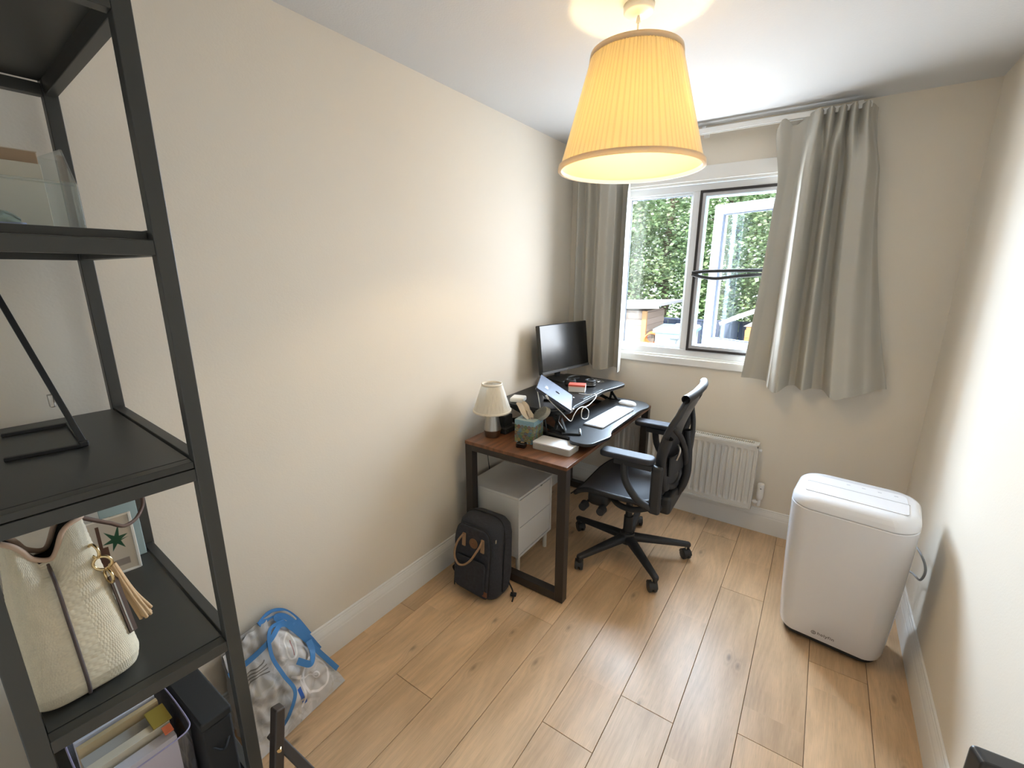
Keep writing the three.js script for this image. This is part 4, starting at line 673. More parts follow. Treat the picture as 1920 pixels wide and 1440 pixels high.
// ================================================================ shelf unit at the left
const SY = [1.96, 1.61, 1.202, 0.801, 0.405, 0.075];   // underside of each level's frame
const ST = SY.map((y) => y + 0.039);                     // top of each shelf board
{
  const cx = 0.320, cz = 2.789, hx = 0.289, hz = 0.157, s = 0.026, t = thing('shelving_unit', 'tall black metal shelving unit beside the left wall', 'shelving unit', [cx, 0, cz], -0.045);
  const pm = M([0.048, 0.048, 0.045], 0.42), bm = M([0.040, 0.040, 0.037], 0.40);
  for (const sx of [-1, 1]) for (const sz of [-1, 1]) add(t, 'upright', box(s, 2.03, s, 0.002), pm, [sx * (hx - s / 2), 1.015, sz * (hz - s / 2)]);
  SY.forEach((y) => {
    for (const sx of [-1, 1]) add(t, 'front_rail', box(s - 0.002, 0.024, 2 * hz - 2 * s, 0.0015), pm, [sx * (hx - s / 2), y + (y < 1 ? 0.0265 : 0.012), 0]);
    for (const sz of [-1, 1]) add(t, 'side_rail', box(2 * hx - 2 * s, 0.042, s - 0.006, 0.0015), pm, [0, y + 0.021, sz * (hz - s / 2)]);
    add(t, 'shelf_board', box(2 * hx - 2 * s - 0.001, 0.013, 2 * hz - 2 * s - 0.002, 0.001), bm, [0, y + 0.0325, 0]);
    if (y > 1 && y < 1.5) add(t, 'board_lip', box(s - 0.004, 0.013, 2 * hz - 2 * s - 0.002, 0.001), bm, [hx - s / 2, y + 0.0325, 0]);
  });
}
{ // clear organiser with cards on the upper shelf
  const y = ST[1] + 0.0006, x0 = 0.13, x1 = 0.36, z0 = 2.692, z1 = 2.905, t = thing('clear_organiser', 'clear plastic organiser of cards on the shelf above eye level', 'organiser', [(x0 + x1) / 2, y, (z0 + z1) / 2]);
  const cl = new THREE.MeshPhysicalMaterial({ color: lin(0.92, 0.94, 0.93), roughness: 0.08, transmission: 0.92, thickness: 0, ior: 1.45 });
  aw(t, 'bottom', box(x1 - x0, 0.003, z1 - z0, 0.001), cl, [(x0 + x1) / 2, y + 0.0015, (z0 + z1) / 2]);
  aw(t, 'front_wall', box(0.003, 0.088, z1 - z0, 0.001), cl, [x1 - 0.002, y + 0.047, (z0 + z1) / 2]);
  aw(t, 'front_rim', box(0.008, 0.006, z1 - z0, 0.002), cl, [x1 - 0.001, y + 0.091, (z0 + z1) / 2]);
  aw(t, 'back_wall', box(0.003, 0.165, z1 - z0, 0.001), cl, [x0 + 0.002, y + 0.085, (z0 + z1) / 2]);
  const side = shapeOf([[0, 0.003], [x1 - x0, 0.003], [x1 - x0, 0.09], [x1 - x0 - 0.05, 0.158], [0, 0.168]]);
  for (const z of [z0, z1 - 0.003]) aw(t, 'side_wall', extr(side, 0.003, 0.0006, 1), cl, [x0, y, z]);
  const card = (n, l, c, x, w, h, dz, lab) => { const k = thing(n, lab, c, [x, y + 0.0035, (z0 + z1) / 2 + dz], 0, undefined); return k; };
  const kf = card('envelope', 0, 'envelope', 0.215, 0, 0, 0.004, 'brown kraft envelope standing in the clear organiser'); add(kf, 'sheet', box(0.012, 0.160, 0.185, 0.002), M([0.40, 0.27, 0.17], 0.8), [0, 0.080, 0]); add(kf, 'flap_edge', box(0.0135, 0.002, 0.186, 0.0005), M([0.55, 0.44, 0.32], 0.8), [0, 0.1585, 0]);
  const wc = canvasTex(256, 128, (g, w, h) => { g.fillStyle = '#cfc6b4'; g.fillRect(0, 0, w, h); g.fillStyle = '#8f948f'; for (let i = 0; i < 4; i++) g.fillRect(20, 26 + i * 22, 150 - i * 18, 7); });
  const wk = card('greeting_card', 0, 'card', 0.250, 0, 0, 0.006, 'off-white printed card in front of the kraft envelope'); add(wk, 'sheet', box(0.006, 0.132, 0.18, 0.001, 1), M([1, 1, 1], 0.75, { map: wc }), [0, 0.066, 0]);
  const pc = card('sachet', 0, 'sachet', 0.305, 0, 0, 0.03, 'crumpled green and blue sachet low in the clear organiser');
  add(pc, 'pouch', sheet((u, v) => [0.03 * Math.sin(u * 5) * 0.6 + 0.01 * noise.noise(u * 6, v * 6, 2), 0.006 + 0.03 * Math.sin(v * PI) * (0.6 + 0.4 * Math.sin(u * 7)), -0.06 + 0.12 * u], 30, 14, 0.002), M([0.13, 0.20, 0.15], 0.45));
  add(pc, 'label', sheet((u, v) => [0.026 + 0.006 * Math.sin(u * 6), 0.004 + 0.012 * v, -0.062 + 0.035 * u], 8, 4, 0.001), M([0.16, 0.20, 0.42], 0.5));
}
{ // slim easel on the middle shelf
  const y = ST[2] + 0.0006, t = thing('tablet_easel', 'slim black metal easel on the middle shelf', 'easel', [0.25, y, 2.80]);
  aw(t, 'front_foot', bar([0.352, y + 0.004, 2.765], [0.330, y + 0.004, 2.872], 0.010, 0.007), mat.black);
  aw(t, 'rear_foot', bar([0.150, y + 0.004, 2.748], [0.138, y + 0.004, 2.850], 0.010, 0.007), mat.black);
  aw(t, 'side_foot', bar([0.352, y + 0.004, 2.765], [0.150, y + 0.004, 2.748], 0.008, 0.006), mat.black);
  aw(t, 'arm', bar([0.350, y + 0.004, 2.764], [0.212, 1.560, 2.816], 0.010, 0.006, [1, 0, 0]), mat.black);
  aw(t, 'knuckle', box(0.014, 0.012, 0.014, 0.003), mat.black, [0.351, y + 0.007, 2.765]);
  aw(t, 'clip', box(0.012, 0.026, 0.008, 0.002), mat.steel, [0.302, 1.335, 2.788]);
}
{ // woven handbag on the lower shelf
  const y = ST[3] + 0.0008, t = thing('handbag', 'cream woven handbag with a dark centre seam on the shelf', 'handbag', [0.46, y, 2.862]);
  const wv = dtex(256, 256, (u, v) => { const s = 1 + 0.05 * noise.noise(u * 60, v * 60, 1) + 0.03 * noise.noise(u * 9, v * 9, 4); return [0.845 * s, 0.800 * s, 0.705 * s]; });   // fibre flecks
  const wb = dtex(256, 256, (u, v) => { const r = v * 26, row = Math.floor(r), c = u * 30 + (row % 2) * 0.5, k = c - Math.floor(c), l = 0.5 + 0.5 * Math.sin(k * PI); return [l, l, l]; }, false);
  const bm = M([1, 1, 1], 0.8, { map: wv, bumpMap: wb, bumpScale: 0.0008 });
  // sections by height: [y, z half width, x half depth, x centre]
  const pr = [[0, 0.066, 0.062, 0.012], [0.008, 0.074, 0.072, 0.012], [0.03, 0.079, 0.078, 0.010], [0.08, 0.074, 0.072, 0.004], [0.15, 0.066, 0.060, -0.006], [0.21, 0.060, 0.046, -0.014], [0.298, 0.052, 0.024, -0.022]];
  const col = (k) => pr.map((p) => [p[0], p[k]]), NR = 160, rings = [];   // woven rows are ridges in the cloth
  for (let j = 0; j <= NR; j++) { const h = 0.298 * j / NR, wz = linterp(col(1), h), dx = linterp(col(2), h), xc = linterp(col(3), h), rip = 0.0011 * Math.abs(Math.sin(h / 0.0092 * PI)), tk = Math.max(0, (h - 0.20) / 0.098);
    const R = []; for (let i = 0; i < 72; i++) { const a = i / 72 * 2 * PI, c = Math.cos(a), q = Math.sin(a), x = (dx + rip) * Math.sign(c) * Math.abs(c) ** 0.5, z = (wz + rip) * Math.sign(q) * Math.abs(q) ** 0.5; R.push([x + xc, h - 0.062 * tk * gauss(z, 0.008, 0.024), z]); } rings.push(R); }
  add(t, 'body', loft(rings, { cap1: false, crease: 0.9, uv: [4, 1.6] }), bm);
  const R2 = rings[20], R6 = rings[NR];
  const rim = R6.map((p) => [p[0], p[1] + 0.002, p[2]]); add(t, 'rim_trim', tube(rim.filter((_, i) => i % 2 === 0), 0.0045, 120, 8, true), M([0.55, 0.38, 0.27], 0.6));
  add(t, 'inside', loft([R2.map((p) => [p[0] * 0.9, p[1] + 0.01, p[2] * 0.9]), R6.map((p) => [p[0], p[1] - 0.003, p[2] * 0.97])], { cap1: false, cap0: true }), M([0.03, 0.026, 0.024], 0.9));
  add(t, 'centre_seam', tube(pr.map(([h, wz, dx, xc]) => [dx + xc + 0.0025, h - (h > 0.25 ? 0.061 : 0), 0.006]), 0.0028, 60, 8), M([0.085, 0.06, 0.055], 0.7));
  for (const [yy, x, z, a] of [[0.238, 0.024, -0.052, 0.3], [0.214, 0.034, -0.058, 1.1], [0.188, 0.042, -0.061, 0.2]]) add(t, 'ring', at(new THREE.TorusGeometry(0.0135, 0.0026, 10, 28), 0, 0, 0, 0, a), mat.brass, [x, yy, z]);
  add(t, 'strap', sheet((u, v) => [0.036 + 0.03 * u + (v - 0.5) * 0.004, 0.184 - 0.115 * u, -0.066 - 0.006 * u + (v - 0.5) * 0.012], 14, 3, 0.004), M([0.09, 0.055, 0.04], 0.6));
  add(t, 'strap_piping', tube([[0.042, 0.170, -0.0655], [0.055, 0.12, -0.068], [0.067, 0.072, -0.071]], 0.0015, 20, 6), mat.steel);
  const tas = []; for (let i = 0; i < 26; i++) { const a = i * 2.4, r = 0.011 * Math.sqrt(i / 26); tas.push(tube([[0.034 + r * 0.3 * Math.cos(a), 0.205, -0.070 + r * 0.3 * Math.sin(a)], [0.030 + r * 0.6 * Math.cos(a), 0.13, -0.086 + r * 0.6 * Math.sin(a)], [0.020 + r * Math.cos(a), 0.06 + 0.006 * (i % 3), -0.104 + r * Math.sin(a)]], 0.0034, 10, 5)); }
  add(t, 'tassel', tas, M([0.56, 0.37, 0.20], 0.75)).userData.kind = 'stuff';
  add(t, 'handle', tube([[-0.03, 0.296, -0.045], [-0.13, 0.215, -0.110], [-0.20, 0.165, -0.150], [-0.245, 0.158, -0.185], [-0.268, 0.180, -0.205], [-0.262, 0.235, -0.195], [-0.22, 0.300, -0.140], [-0.12, 0.320, -0.06], [-0.05, 0.318, 0.0], [-0.028, 0.296, 0.045]], 0.0042, 90, 8), M([0.085, 0.045, 0.032], 0.55));
}
{ // cards behind the handbag
  const y = ST[3] + 0.0008;
  const art = canvasTex(128, 192, (g, w, h) => { g.fillStyle = '#cfc4b5'; g.fillRect(0, 0, w, h); g.fillStyle = '#1f4d33'; g.beginPath(); const c = [76, 78]; for (let i = 0; i < 14; i++) { const a = i / 14 * 7, r = i % 2 ? 14 : rr(34, 52); g.lineTo(c[0] + r * Math.cos(a), c[1] + r * Math.sin(a)); } g.closePath(); g.fill(); g.fillStyle = '#5d3f31'; g.fillRect(14, 92, 36, 72); g.fillRect(26, 20, 10, 74); g.fillStyle = '#9b8f86'; g.fillRect(58, 146, 44, 22); g.strokeStyle = '#efe7da'; g.lineWidth = 5; g.strokeRect(3, 3, w - 6, h - 6); });
  const a = thing('picture_card', 'white card printed with a dark green leaf and brown pot', 'card', [0.150, y, 2.722], -0.15); const p = add(a, 'print', box(0.006, 0.150, 0.085, 0.001, 1), M([1, 1, 1], 0.6, { map: art }), [0, 0.074, 0], [0, 0, 0.12]); add(p, 'frame', [at(box(0.008, 0.150, 0.006, 0.001), 0.001, 0, 0.042), at(box(0.008, 0.150, 0.006, 0.001), 0.001, 0, -0.042), at(box(0.008, 0.006, 0.085, 0.001), 0.001, -0.074, 0)], mat.paper);
  const b = thing('booklet', 'pale blue booklet leaning behind the picture card', 'booklet', [0.098, y, 2.688], -0.1); add(b, 'cover', box(0.006, 0.165, 0.075, 0.001), M([0.38, 0.50, 0.52], 0.6), [0, 0.082, 0], [0, 0, 0.08]); add(b, 'label', box(0.0015, 0.034, 0.028, 0.0004), M([0.70, 0.62, 0.52], 0.7), [0.0015, 0.045, -0.018], [0, 0, 0.08]);
  const c = thing('postcard', 'beige postcard behind the pale blue booklet', 'card', [0.072, y, 2.666], -0.1); add(c, 'sheet', box(0.004, 0.175, 0.03, 0.001), M([0.56, 0.49, 0.40], 0.7), [0, 0.087, 0], [0, 0, 0.05]);
}
{ // clear box of notebooks on the fifth level
  const y = ST[4] + 0.0008, x0 = 0.36, x1 = 0.565, z0 = 2.742, z1 = 2.905, h = 0.205, t = thing('clear_box', 'clear plastic box of notebooks on a low shelf', 'storage box', [(x0 + x1) / 2, y, (z0 + z1) / 2]);
  const cl = new THREE.MeshPhysicalMaterial({ color: lin(0.90, 0.88, 0.94), roughness: 0.06, transmission: 0.92, thickness: 0, ior: 1.45 });
  const R = (k, yy) => rring((x1 - x0) * k, (z1 - z0) * k, 0.022, 7).map(([x, z]) => [x, yy, z]);
  add(t, 'tub', loft([R(0.94, 0), R(0.96, 0.004), R(1, h)], { cap1: false, crease: 0.6 }), cl);
  add(t, 'rim', tube(R(1, h).filter((_, i) => i % 2 === 0).map((p) => p), 0.0016, 120, 8, true), M([0.30, 0.27, 0.40], 0.3));
  const bk = [[0.395, 0.018, 0.198, 0.135, [0.62, 0.62, 0.68], 'white notebook at the back of the clear box'], [0.418, 0.012, 0.196, 0.135, [0.55, 0.42, 0.24], 'thin tan notebook in the clear box'], [0.447, 0.030, 0.180, 0.135, [0.42, 0.40, 0.36], 'thick grey notebook in the clear box'], [0.481, 0.022, 0.188, 0.132, [0.62, 0.55, 0.42], 'cream notebook near the front of the clear box'], [0.513, 0.026, 0.175, 0.130, [0.60, 0.57, 0.60], 'pale lilac notebook at the front of the clear box']];
  for (const [x, w, hh, L, c, lab] of bk) { const b = thing('notebook', lab, 'notebook', [x, y + 0.005, (z0 + z1) / 2 + 0.004]); const m = M(c, 0.6); add(b, 'cover', [at(box(0.0018, hh, L, 0.0006), -w / 2 + 0.001, hh / 2, 0), at(box(0.0018, hh, L, 0.0006), w / 2 - 0.001, hh / 2, 0), at(box(w, 0.0018, L, 0.0006), 0, hh - 0.001, 0)], m); add(b, 'pages', box(w - 0.005, hh - 0.006, L - 0.006, 0.0005), mat.paper, [0, (hh - 0.004) / 2, 0]); }
  const tg = thing('index_tabs', 'strip of olive and orange index tabs on the notebooks', 'tabs', [0.462, y + 0.188, 2.775]); add(tg, 'olive_tab', box(0.055, 0.003, 0.034, 0.001), M([0.30, 0.22, 0.035], 0.6), [0.002, 0.008, -0.002], [0, 0, -0.05]); add(tg, 'orange_tab', box(0.022, 0.003, 0.016, 0.001), M([0.75, 0.20, 0.09], 0.6), [0.046, 0.002, -0.004], [0, 0, -0.12]);
}
{ // black fabric bin beside it
  const y = ST[4] + 0.0008, x0 = 0.05, x1 = 0.575, z0 = 2.674, z1 = 2.732, t = thing('fabric_bin', 'black fabric storage bin on a low shelf beside the clear box', 'bin', [(x0 + x1) / 2, y, (z0 + z1) / 2]);
  const fm = M([0.016, 0.016, 0.017], 0.85);
  aw(t, 'body', box(x1 - x0, 0.185, z1 - z0, 0.006), fm, [(x0 + x1) / 2, y + 0.0925, (z0 + z1) / 2]);
  aw(t, 'lid', box(x1 - x0 + 0.004, 0.02, z1 - z0 + 0.004, 0.005), M([0.020, 0.020, 0.020], 0.8), [(x0 + x1) / 2, y + 0.196, (z0 + z1) / 2]);
  aw(t, 'pull_loop', tube([[x1 - 0.002, y + 0.13, z0 + 0.012], [x1 + 0.012, y + 0.12, z0 + 0.03], [x1 - 0.002, y + 0.13, z1 - 0.012]], 0.003, 20, 6), fm);
  const b2 = thing('fabric_bin', 'black fabric bin standing on the lowest shelf', 'bin', [0.31, ST[5] + 0.0008, 2.80]);
  aw(b2, 'body', box(0.47, 0.22, 0.21, 0.008), fm, [0.32, ST[5] + 0.1108, 2.80]);
  aw(b2, 'rim', [at(box(0.474, 0.018, 0.006, 0.002), 0.32, ST[5] + 0.216, 2.695), at(box(0.474, 0.018, 0.006, 0.002), 0.32, ST[5] + 0.216, 2.905), at(box(0.006, 0.018, 0.21, 0.002), 0.557, ST[5] + 0.216, 2.80), at(box(0.006, 0.018, 0.21, 0.002), 0.083, ST[5] + 0.216, 2.80)], M([0.03, 0.03, 0.031], 0.8));
  aw(b2, 'handle', tube([[0.556, ST[5] + 0.14, 2.76], [0.575, ST[5] + 0.125, 2.80], [0.556, ST[5] + 0.14, 2.84]], 0.005, 20, 6), fm);
}
// ================================================================ carrier bag on the floor by the shelf
{
  const art = canvasTex(512, 512, (g, w, h) => {
    g.fillStyle = '#c6c4c3'; g.fillRect(0, 0, w, h);
    for (let i = 0; i < 90; i++) { const k = rr(0, 1); g.fillStyle = k < 0.4 ? 'rgba(228,226,228,0.40)' : k < 0.75 ? 'rgba(165,160,154,0.28)' : 'rgba(190,178,158,0.28)'; g.beginPath(); const x = rr(0, w), y = rr(0, h); g.moveTo(x, y); for (let j = 0; j < 4; j++) g.lineTo(x + rr(-70, 70), y + rr(-60, 60)); g.closePath(); g.fill(); }
    g.fillStyle = '#2b5fb5'; g.fillRect(255, 330, 22, 62); g.fillRect(262, 410, 26, 24);
    g.strokeStyle = '#eceaec'; g.lineCap = 'round'; g.lineWidth = 12;            // bicycle print
    g.beginPath(); g.ellipse(385, 345, 82, 92, 0.15, 0, 7); g.stroke(); g.lineWidth = 8; g.beginPath(); g.ellipse(385, 345, 15, 17, 0, 0, 7); g.stroke();
    g.lineWidth = 11; g.beginPath(); g.moveTo(382, 342); g.lineTo(300, 300); g.lineTo(262, 262); g.stroke(); g.beginPath(); g.moveTo(258, 258); g.lineTo(300, 288); g.moveTo(290, 300); g.bezierCurveTo(300, 360, 280, 420, 258, 440); g.stroke();
    g.strokeStyle = '#77716c'; g.lineWidth = 5; for (let i = 0; i < 4; i++) { g.beginPath(); g.moveTo(60, 150 + i * 16); g.bezierCurveTo(100, 120 + i * 14, 140, 150 + i * 10, 175, 128 + i * 20); g.stroke(); }
    g.strokeStyle = '#e8e6e4'; g.lineWidth = 9; g.beginPath(); g.ellipse(330, 150, 30, 58, 0.5, 0, 7); g.stroke(); g.strokeStyle = '#8c3d3d'; g.lineWidth = 4; g.beginPath(); g.moveTo(318, 190); g.lineTo(345, 130); g.stroke();
  });
  const t = thing('carrier_bag', 'crumpled grey carrier bag with blue straps and a white bicycle print', 'carrier bag', [0.11, 0, 2.34]);
  const bm = M([1, 1, 1], 0.42, { map: art, side: THREE.DoubleSide });
  const cr = (u, v) => 0.020 * noise.noise(u * 5, v * 5, 1) + 0.012 * noise.noise(u * 11, v * 9, 4);
  // front: leans from the floor back to the wall
  const F = (u, v) => { const z = 2.176 + 0.330 * u - 0.02 * (1 - v) * (1 - u) + 0.05 * v * (1 - u); const top = 0.40 - 0.06 * u - 0.17 * (1 - u) ** 6; const bulge = 0.045 * Math.sin(v * PI) * Math.sin(Math.min(1, u * 1.1) * PI); return [0.200 - 0.03 * (1 - u) - 0.150 * v + bulge + cr(u, v) * Math.min(1, v * 6), 0.003 + (top - 0.003) * v, z + 0.006 * noise.noise(u * 6, v * 6, 9)]; };
  const fr = sheet((u, v) => F(1 - u, v).map((q, i) => q - [0.11, 0, 2.34][i]), 70, 60, 0.0025); { const uv = fr.attributes.uv; for (let i = 0; i < uv.count; i++) uv.setXY(i, uv.getX(i), 1 - (1 - uv.getY(i))); }
  add(t, 'front_panel', fr, bm);
  add(t, 'back_panel', sheet((u, v) => { const p = F(u, v); return [0.050 - 0.012 * v + 0.006 * noise.noise(u * 7, v * 7, 6) - 0.11, p[1] * (1 + 0.03 * v), p[2] - 2.34]; }, 40, 40, 0.0025), M([0.52, 0.51, 0.50], 0.45, { side: THREE.DoubleSide }));
  for (const e of [0, 1]) add(t, 'side_gusset', sheet((u, v) => { const p = F(e, v); return [0.050 - 0.012 * v + (p[0] - 0.050 + 0.012 * v) * u - 0.11, p[1], p[2] - 2.34 + (e ? -1 : 1) * 0.012 * Math.sin(u * PI)]; }, 10, 30, 0.0025), M([0.55, 0.54, 0.54], 0.45));
  const blue = M([0.055, 0.22, 0.52], 0.45);
  const strap = (pts, w) => { const c = new THREE.CatmullRomCurve3(pts.map((p) => V3(p[0] - 0.11, p[1], p[2] - 2.34))); return sheet((u, v) => { const p = c.getPoint(u), tn = c.getTangent(u), b = tn.clone().cross(V3(0.95, 0.3, 0)).normalize(); return p.addScaledVector(b, (v - 0.5) * w).toArray(); }, 60, 3, 0.0025); };
  const at3 = (u, v, o = 0.012) => { const p = F(u, v); return [p[0] + o, p[1], p[2]]; };
  add(t, 'strap', strap([at3(0.02, 0.62, 0.02), at3(0.10, 0.80, 0.022), at3(0.25, 0.98, 0.02), at3(0.36, 1.0, 0.025), at3(0.22, 0.84, 0.03), at3(0.06, 0.55, 0.035), at3(-0.02, 0.30, 0.03)], 0.018), blue);
  add(t, 'strap', strap([at3(1.02, 0.86, 0.02), at3(0.8, 0.86, 0.028), at3(0.55, 0.90, 0.03), at3(0.36, 0.93, 0.035), at3(0.2, 0.88, 0.03)], 0.019), blue);
  add(t, 'drawstring', strap([at3(0.30, 0.95, 0.03), at3(0.5, 0.98, 0.034), at3(0.60, 0.80, 0.035), at3(0.58, 0.60, 0.034), at3(0.55, 0.42, 0.03), at3(0.66, 0.26, 0.03), at3(0.78, 0.12, 0.02)], 0.012), blue);
  add(t, 'strap_end', strap([at3(0.40, 0.62, 0.03), at3(0.30, 0.55, 0.035), at3(0.18, 0.62, 0.035), at3(0.14, 0.74, 0.03)], 0.022), blue);
  add(t, 'hem', strap([at3(0.55, 1.0, 0.004), at3(0.40, 1.02, 0.006), at3(0.25, 1.0, 0.006), at3(0.12, 0.94, 0.006), at3(0.05, 0.8, 0.006)], 0.03), blue);
}
{ // dark folding wooden stand in front of the shelf: two crossing legs on a brass pivot
  const t = thing('folding_stand', 'dark wooden folding stand with a brass pivot in front of the shelf', 'folding stand', [0.72, 0, 2.62]);
  const dm = M([0.035, 0.025, 0.021], 0.45);
  const A = [0.662, 0.646, 2.614], B = [0.686, 0.458, 2.655], dir = A.map((a, i) => B[i] - a), k = A[1] / -dir[1] * 0.985, foot = A.map((a, i) => a + dir[i] * k);
  aw(t, 'leg', bar(A, foot, 0.022, 0.026, [1, 0, 0]), dm, [0, 0, 0]);
  const P = [0.668, 0.555, 2.622], Q = [0.752, 0.430, 2.575], d2 = P.map((a, i) => Q[i] - a), k2 = P[1] / -d2[1] * 0.975, f2 = P.map((a, i) => a + d2[i] * k2);
  aw(t, 'leg', bar([P[0] - d2[0] * 0.2, P[1] - d2[1] * 0.2, P[2] - d2[2] * 0.2], f2, 0.020, 0.026, [1, 0.3, 0]), dm, [0, 0, 0]);
  aw(t, 'pivot', at(cyl(0.005, 0.005, 0.006, 16), 0, 0, 0, 0, 0, PI / 2), mat.brass, [0.686, 0.562, 2.634], [0, -0.6, 0]);
}
{ // dark panel corner at the lower right
  const t = thing('dark_panel', 'dark panel corner with a thin copper edge at the lower right', 'panel', [1.8, 0, 2.235], 0.30);
  add(t, 'panel', extr(rshape([[0, 0], [0.135, 0], [0.135, 0.918], [0.0, 0.946]], [0.004, 0.004, 0.006, 0.010]), 0.030, 0.005, 3), M([0.022, 0.021, 0.022], 0.42), [0, 0, -0.03]);
  add(t, 'copper_edge', box(0.0016, 0.55, 0.0016, 0.0005), M([0.50, 0.27, 0.16], 0.4, { metalness: 0.6 }), [0.013, 0.655, 0.0003]);
}

// ================================================================ the garden outside
const GY = -1.05;
{
  const g = add(scene, 'lawn', new THREE.BoxGeometry(30, 0.1, 24), M([0.10, 0.15, 0.05], 0.95), [0, GY - 0.05, -12.3]); g.name = 'ground'; g.userData = { kind: 'structure', label: 'green lawn outside the window', category: 'ground' };
}
{ // boarded fence
  const t = thing('garden_fence', 'blue-grey boarded garden fence below the hedge', 'fence', [-0.6, GY, -5.6]);
  const b = box(0.145, 1.80, 0.018, 0.002, 1), ms = [M([0.055, 0.075, 0.135], 0.8), M([0.065, 0.085, 0.145], 0.8), M([0.048, 0.068, 0.125], 0.8)];
  for (let i = 0; i < 46; i++) add(t, 'board', b, ms[(i * 7) % 3], [-3.45 + i * 0.15, 0.90 + 0.004 * ((i * 5) % 3), 0.01 * (i % 2)]);
  for (const y of [0.3, 1.0, 1.6]) add(t, 'rail', box(6.9, 0.08, 0.04, 0.003), ms[0], [0, y, -0.04]);
  add(t, 'capping', box(6.92, 0.03, 0.06, 0.003), ms[1], [0, 1.815, 0]);
}
{ // shed on the left: lapped pale boards, timber corner post, felted roof
  const t = thing('garden_shed', 'pale boarded garden shed with an overhanging roof at the left', 'shed', [-1.55, GY, -4.5]);
  const wm = [M([0.36, 0.27, 0.23], 0.8), M([0.40, 0.30, 0.26], 0.8), M([0.34, 0.25, 0.21], 0.8)], pm = M([0.52, 0.28, 0.13], 0.7);
  add(t, 'core', box(1.60, 2.05, 0.96, 0.01), wm[0], [0, 1.03, 0]);
  const bd = box(1.56, 0.098, 0.022, 0.004, 1), bs = box(0.022, 0.098, 0.94, 0.004, 1);
  for (let i = 0; i < 20; i++) { add(t, 'lap_board', bd, wm[i % 3], [0, 0.08 + i * 0.1, 0.490], [0.10, 0, 0]); add(t, 'lap_board', bs, wm[(i + 1) % 3], [0.812, 0.08 + i * 0.1, 0], [0, 0, 0.10]); }
  for (const x of [0.80, -0.80]) add(t, 'corner_post', box(0.07, 2.06, 0.06, 0.004), pm, [x, 1.03, 0.49]);
  add(t, 'roof', box(2.05, 0.05, 1.35, 0.006), M([0.30, 0.30, 0.33], 0.7), [0.05, 2.13, 0.03], [0.0, 0, 0.045]);
  add(t, 'fascia', box(2.05, 0.07, 0.02, 0.003), M([0.62, 0.56, 0.50], 0.7), [0.05, 2.11, 0.71], [0, 0, 0.045]);
}
{ // white storage cupboard with a blue lid
  const t = thing('garden_store', 'white ribbed garden store with a blue-white lid', 'garden store', [-0.20, GY, -3.85]);
  const wm = M([0.46, 0.49, 0.48], 0.5);
  add(t, 'cabinet', box(0.50, 1.80, 0.46, 0.01), wm, [0, 0.90, 0]);
  for (let i = 0; i < 12; i++) add(t, 'rib', box(0.014, 1.66, 0.012, 0.004, 1), wm, [-0.22 + i * 0.04, 0.88, 0.233]);
  add(t, 'lid', box(0.56, 0.06, 0.54, 0.012), M([0.26, 0.40, 0.50], 0.4), [0, 1.83, 0.0], [0.06, 0, 0]);
  add(t, 'lid_panel', box(0.34, 0.02, 0.50, 0.006), M([0.66, 0.70, 0.72], 0.4), [0.09, 1.866, 0.0], [0.06, 0, 0]);
  add(t, 'handle', box(0.12, 0.02, 0.03, 0.006), M([0.16, 0.18, 0.22], 0.5), [0.03, 1.72, 0.245]); add(t, 'latch', box(0.02, 0.06, 0.02, 0.004), M([0.16, 0.18, 0.22], 0.5), [0.06, 1.68, 0.245]);
}
{ // coiled orange hose on a post
  const t = thing('garden_hose', 'orange garden hose coiled on a post beside the white store', 'hose', [-0.56, GY, -3.85]);
  add(t, 'post', box(0.05, 1.72, 0.05, 0.004), M([0.20, 0.17, 0.14], 0.8), [0, 0.86, -0.05]);
  for (let i = 0; i < 4; i++) add(t, 'coil', new THREE.TorusGeometry(0.085 + 0.006 * i, 0.011, 8, 32), M([0.72, 0.20, 0.06], 0.45), [0, 1.68 - 0.012 * i, 0.0 + 0.018 * i], [0, 0.5, 0]);
  add(t, 'loose_end', tube([[0.06, 1.62, 0.03], [0.07, 1.45, 0.05], [0.02, 1.2, 0.06], [-0.03, 0.9, 0.05]], 0.011, 30), M([0.72, 0.20, 0.06], 0.45));
}
{ // shed on the right with a pitched roof
  const t = thing('summer_house', 'orange timber summer house with a pale pitched roof at the right', 'summer house', [1.20, GY, -5.0]);
  const wm = [M([0.56, 0.26, 0.10], 0.7), M([0.50, 0.23, 0.09], 0.7)];
  add(t, 'core', box(1.16, 1.86, 0.9, 0.01), wm[0], [0, 0.93, 0]);
  const bd = box(1.18, 0.118, 0.02, 0.004, 1); for (let i = 0; i < 15; i++) add(t, 'lap_board', bd, wm[i % 2], [0, 0.07 + i * 0.12, 0.458], [0.08, 0, 0]);
  const rm = M([0.55, 0.56, 0.60], 0.6);
  for (const s of [-1, 1]) add(t, 'roof_slope', box(1.02, 0.05, 1.30, 0.006), rm, [s * 0.46, 2.10, 0], [0, 0, -s * 0.42]);
  add(t, 'gable', extr(shapeOf([[-0.62, 1.86], [0.62, 1.86], [0, 2.26]]), 0.03, 0.003, 1), M([0.66, 0.62, 0.60], 0.7), [0, 0, 0.44]);
}
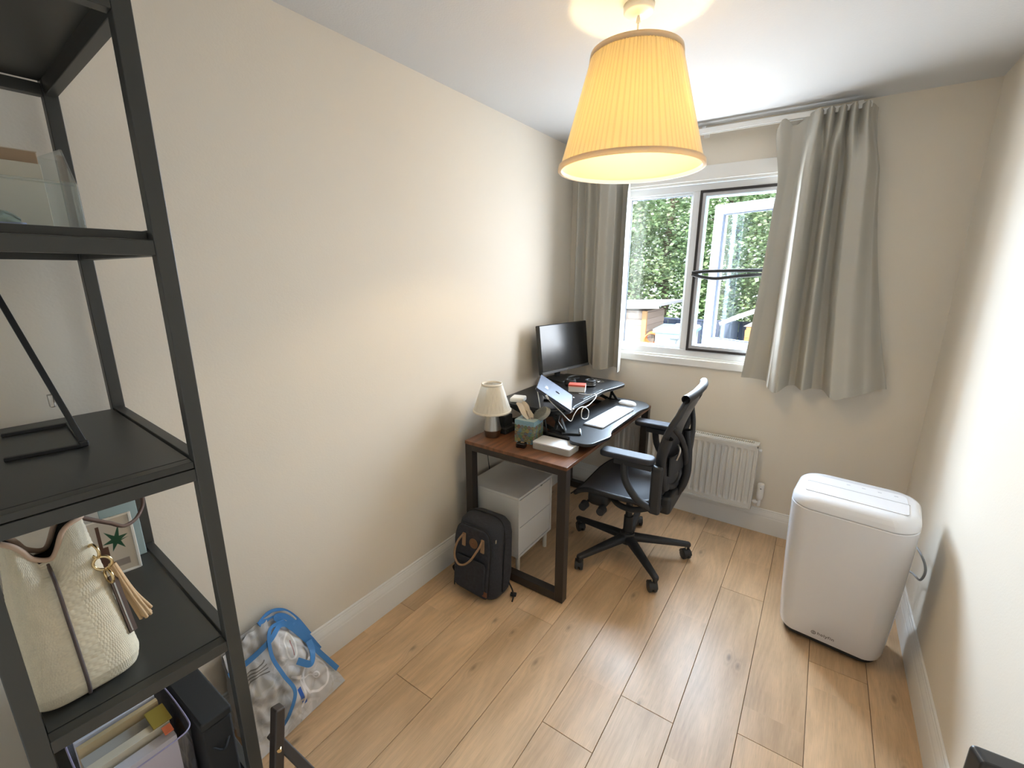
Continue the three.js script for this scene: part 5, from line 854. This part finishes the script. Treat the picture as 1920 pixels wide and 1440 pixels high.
// ---------------------------------------------------------------- trees behind the fence
{
  const leaf = (() => { const g = new THREE.BufferGeometry(); g.setAttribute('position', new THREE.Float32BufferAttribute([0, 0, 0, 0.32, 0.06, 0.5, 0, 0.0, 1, -0.32, 0.06, 0.5, 0, -0.03, 0.5], 3)); g.setIndex([0, 1, 4, 1, 2, 4, 2, 3, 4, 3, 0, 4]); g.computeVertexNormals(); g.setAttribute('uv', new THREE.Float32BufferAttribute(new Float32Array(10), 2)); return g; })();
  const lm = M([1, 1, 1], 0.5, { transmission: 0.35, thickness: 0, side: THREE.DoubleSide });
  const bark = M([0.13, 0.10, 0.075], 0.9);
  const tone = [[0.19, 0.29, 0.12], [0.25, 0.35, 0.17], [0.14, 0.24, 0.10], [0.36, 0.43, 0.26]];
  function tree(x, z, h, r, n, label, k) {
    const t = thing('tree', label, 'tree', [x, GY, z], 0, undefined);
    add(t, 'trunk', tube([[0, 0, 0], [0.05, h * 0.3, 0.03], [-0.04, h * 0.6, 0], [0.03, h * 0.9, 0.02]], 0.055 + 0.012 * (k % 3), 24, 8), bark);
    for (let b = 0; b < 5; b++) { const a = b * 1.3 + k, y = h * (0.35 + 0.11 * b); add(t, 'branch', tube([[0, y, 0], [0.4 * r * Math.cos(a), y + 0.25, 0.4 * r * Math.sin(a)], [0.85 * r * Math.cos(a), y + 0.5, 0.85 * r * Math.sin(a)]], 0.028, 12, 6), bark); }
    const im = new THREE.InstancedMesh(leaf, lm, n), m = new THREE.Matrix4(), q = new THREE.Quaternion(), e = new THREE.Euler(), c = new THREE.Color();
    const blobs = []; for (let i = 0; i < 24; i++) { const a = i * 2.4 + rr(-0.3, 0.3), f = rr(0.35, 0.9); blobs.push([f * r * Math.cos(a), h * (0.30 + 0.62 * ((i * 7) % 24) / 23), f * r * Math.sin(a), r * rr(0.38, 0.6)]); }
    for (let i = 0; i < n; i++) { const b = blobs[i % 24], u = rr(-1, 1), a = rr(0, 2 * PI), s = Math.sqrt(1 - u * u), R = b[3] * Math.cbrt(rr(0.25, 1)), sz = rr(0.06, 0.125);
      e.set(rr(-0.9, 0.9), rr(0, 2 * PI), rr(-0.7, 0.7)); q.setFromEuler(e); m.compose(V3(b[0] + R * s * Math.cos(a), Math.max(0.15, b[1] + R * u), b[2] + R * s * Math.sin(a)), q, V3(sz, sz, sz)); im.setMatrixAt(i, m);
      const w = tone[Math.floor(rr(0, 3.99))], f = rr(0.8, 1.25); im.setColorAt(i, c.setRGB(w[0] * f, w[1] * f, w[2] * f)); }
    im.name = 'foliage'; im.userData.kind = 'stuff'; t.add(im);
  }
  const T = [[-5.4, -8.2, 4.9, 1.5, 5000, 'broad leafy tree at the far left beyond the shed'], [-3.3, -7.9, 5.2, 1.5, 17000, 'dense bright green tree rising above the shed roof'], [-1.5, -7.6, 5.0, 1.45, 17000, 'leafy tree filling the left window pane above the fence'], [-0.2, -8.3, 4.9, 1.35, 15000, 'leafy tree with a visible trunk beside the open sash'], [1.3, -8.0, 5.1, 1.5, 15000, 'leafy tree seen through the open sash pane'], [3.2, -8.6, 4.6, 1.5, 4000, 'leafy tree at the far right beyond the summer house']];
  T.forEach((a, k) => tree(a[0], a[1], a[2], a[3], a[4], a[5], k));
}

// ================================================================ shadows on, hand over
scene.traverse((o) => { if (o.isMesh) { o.castShadow = true; o.receiveShadow = true; } });
renderer.render(scene, camera);
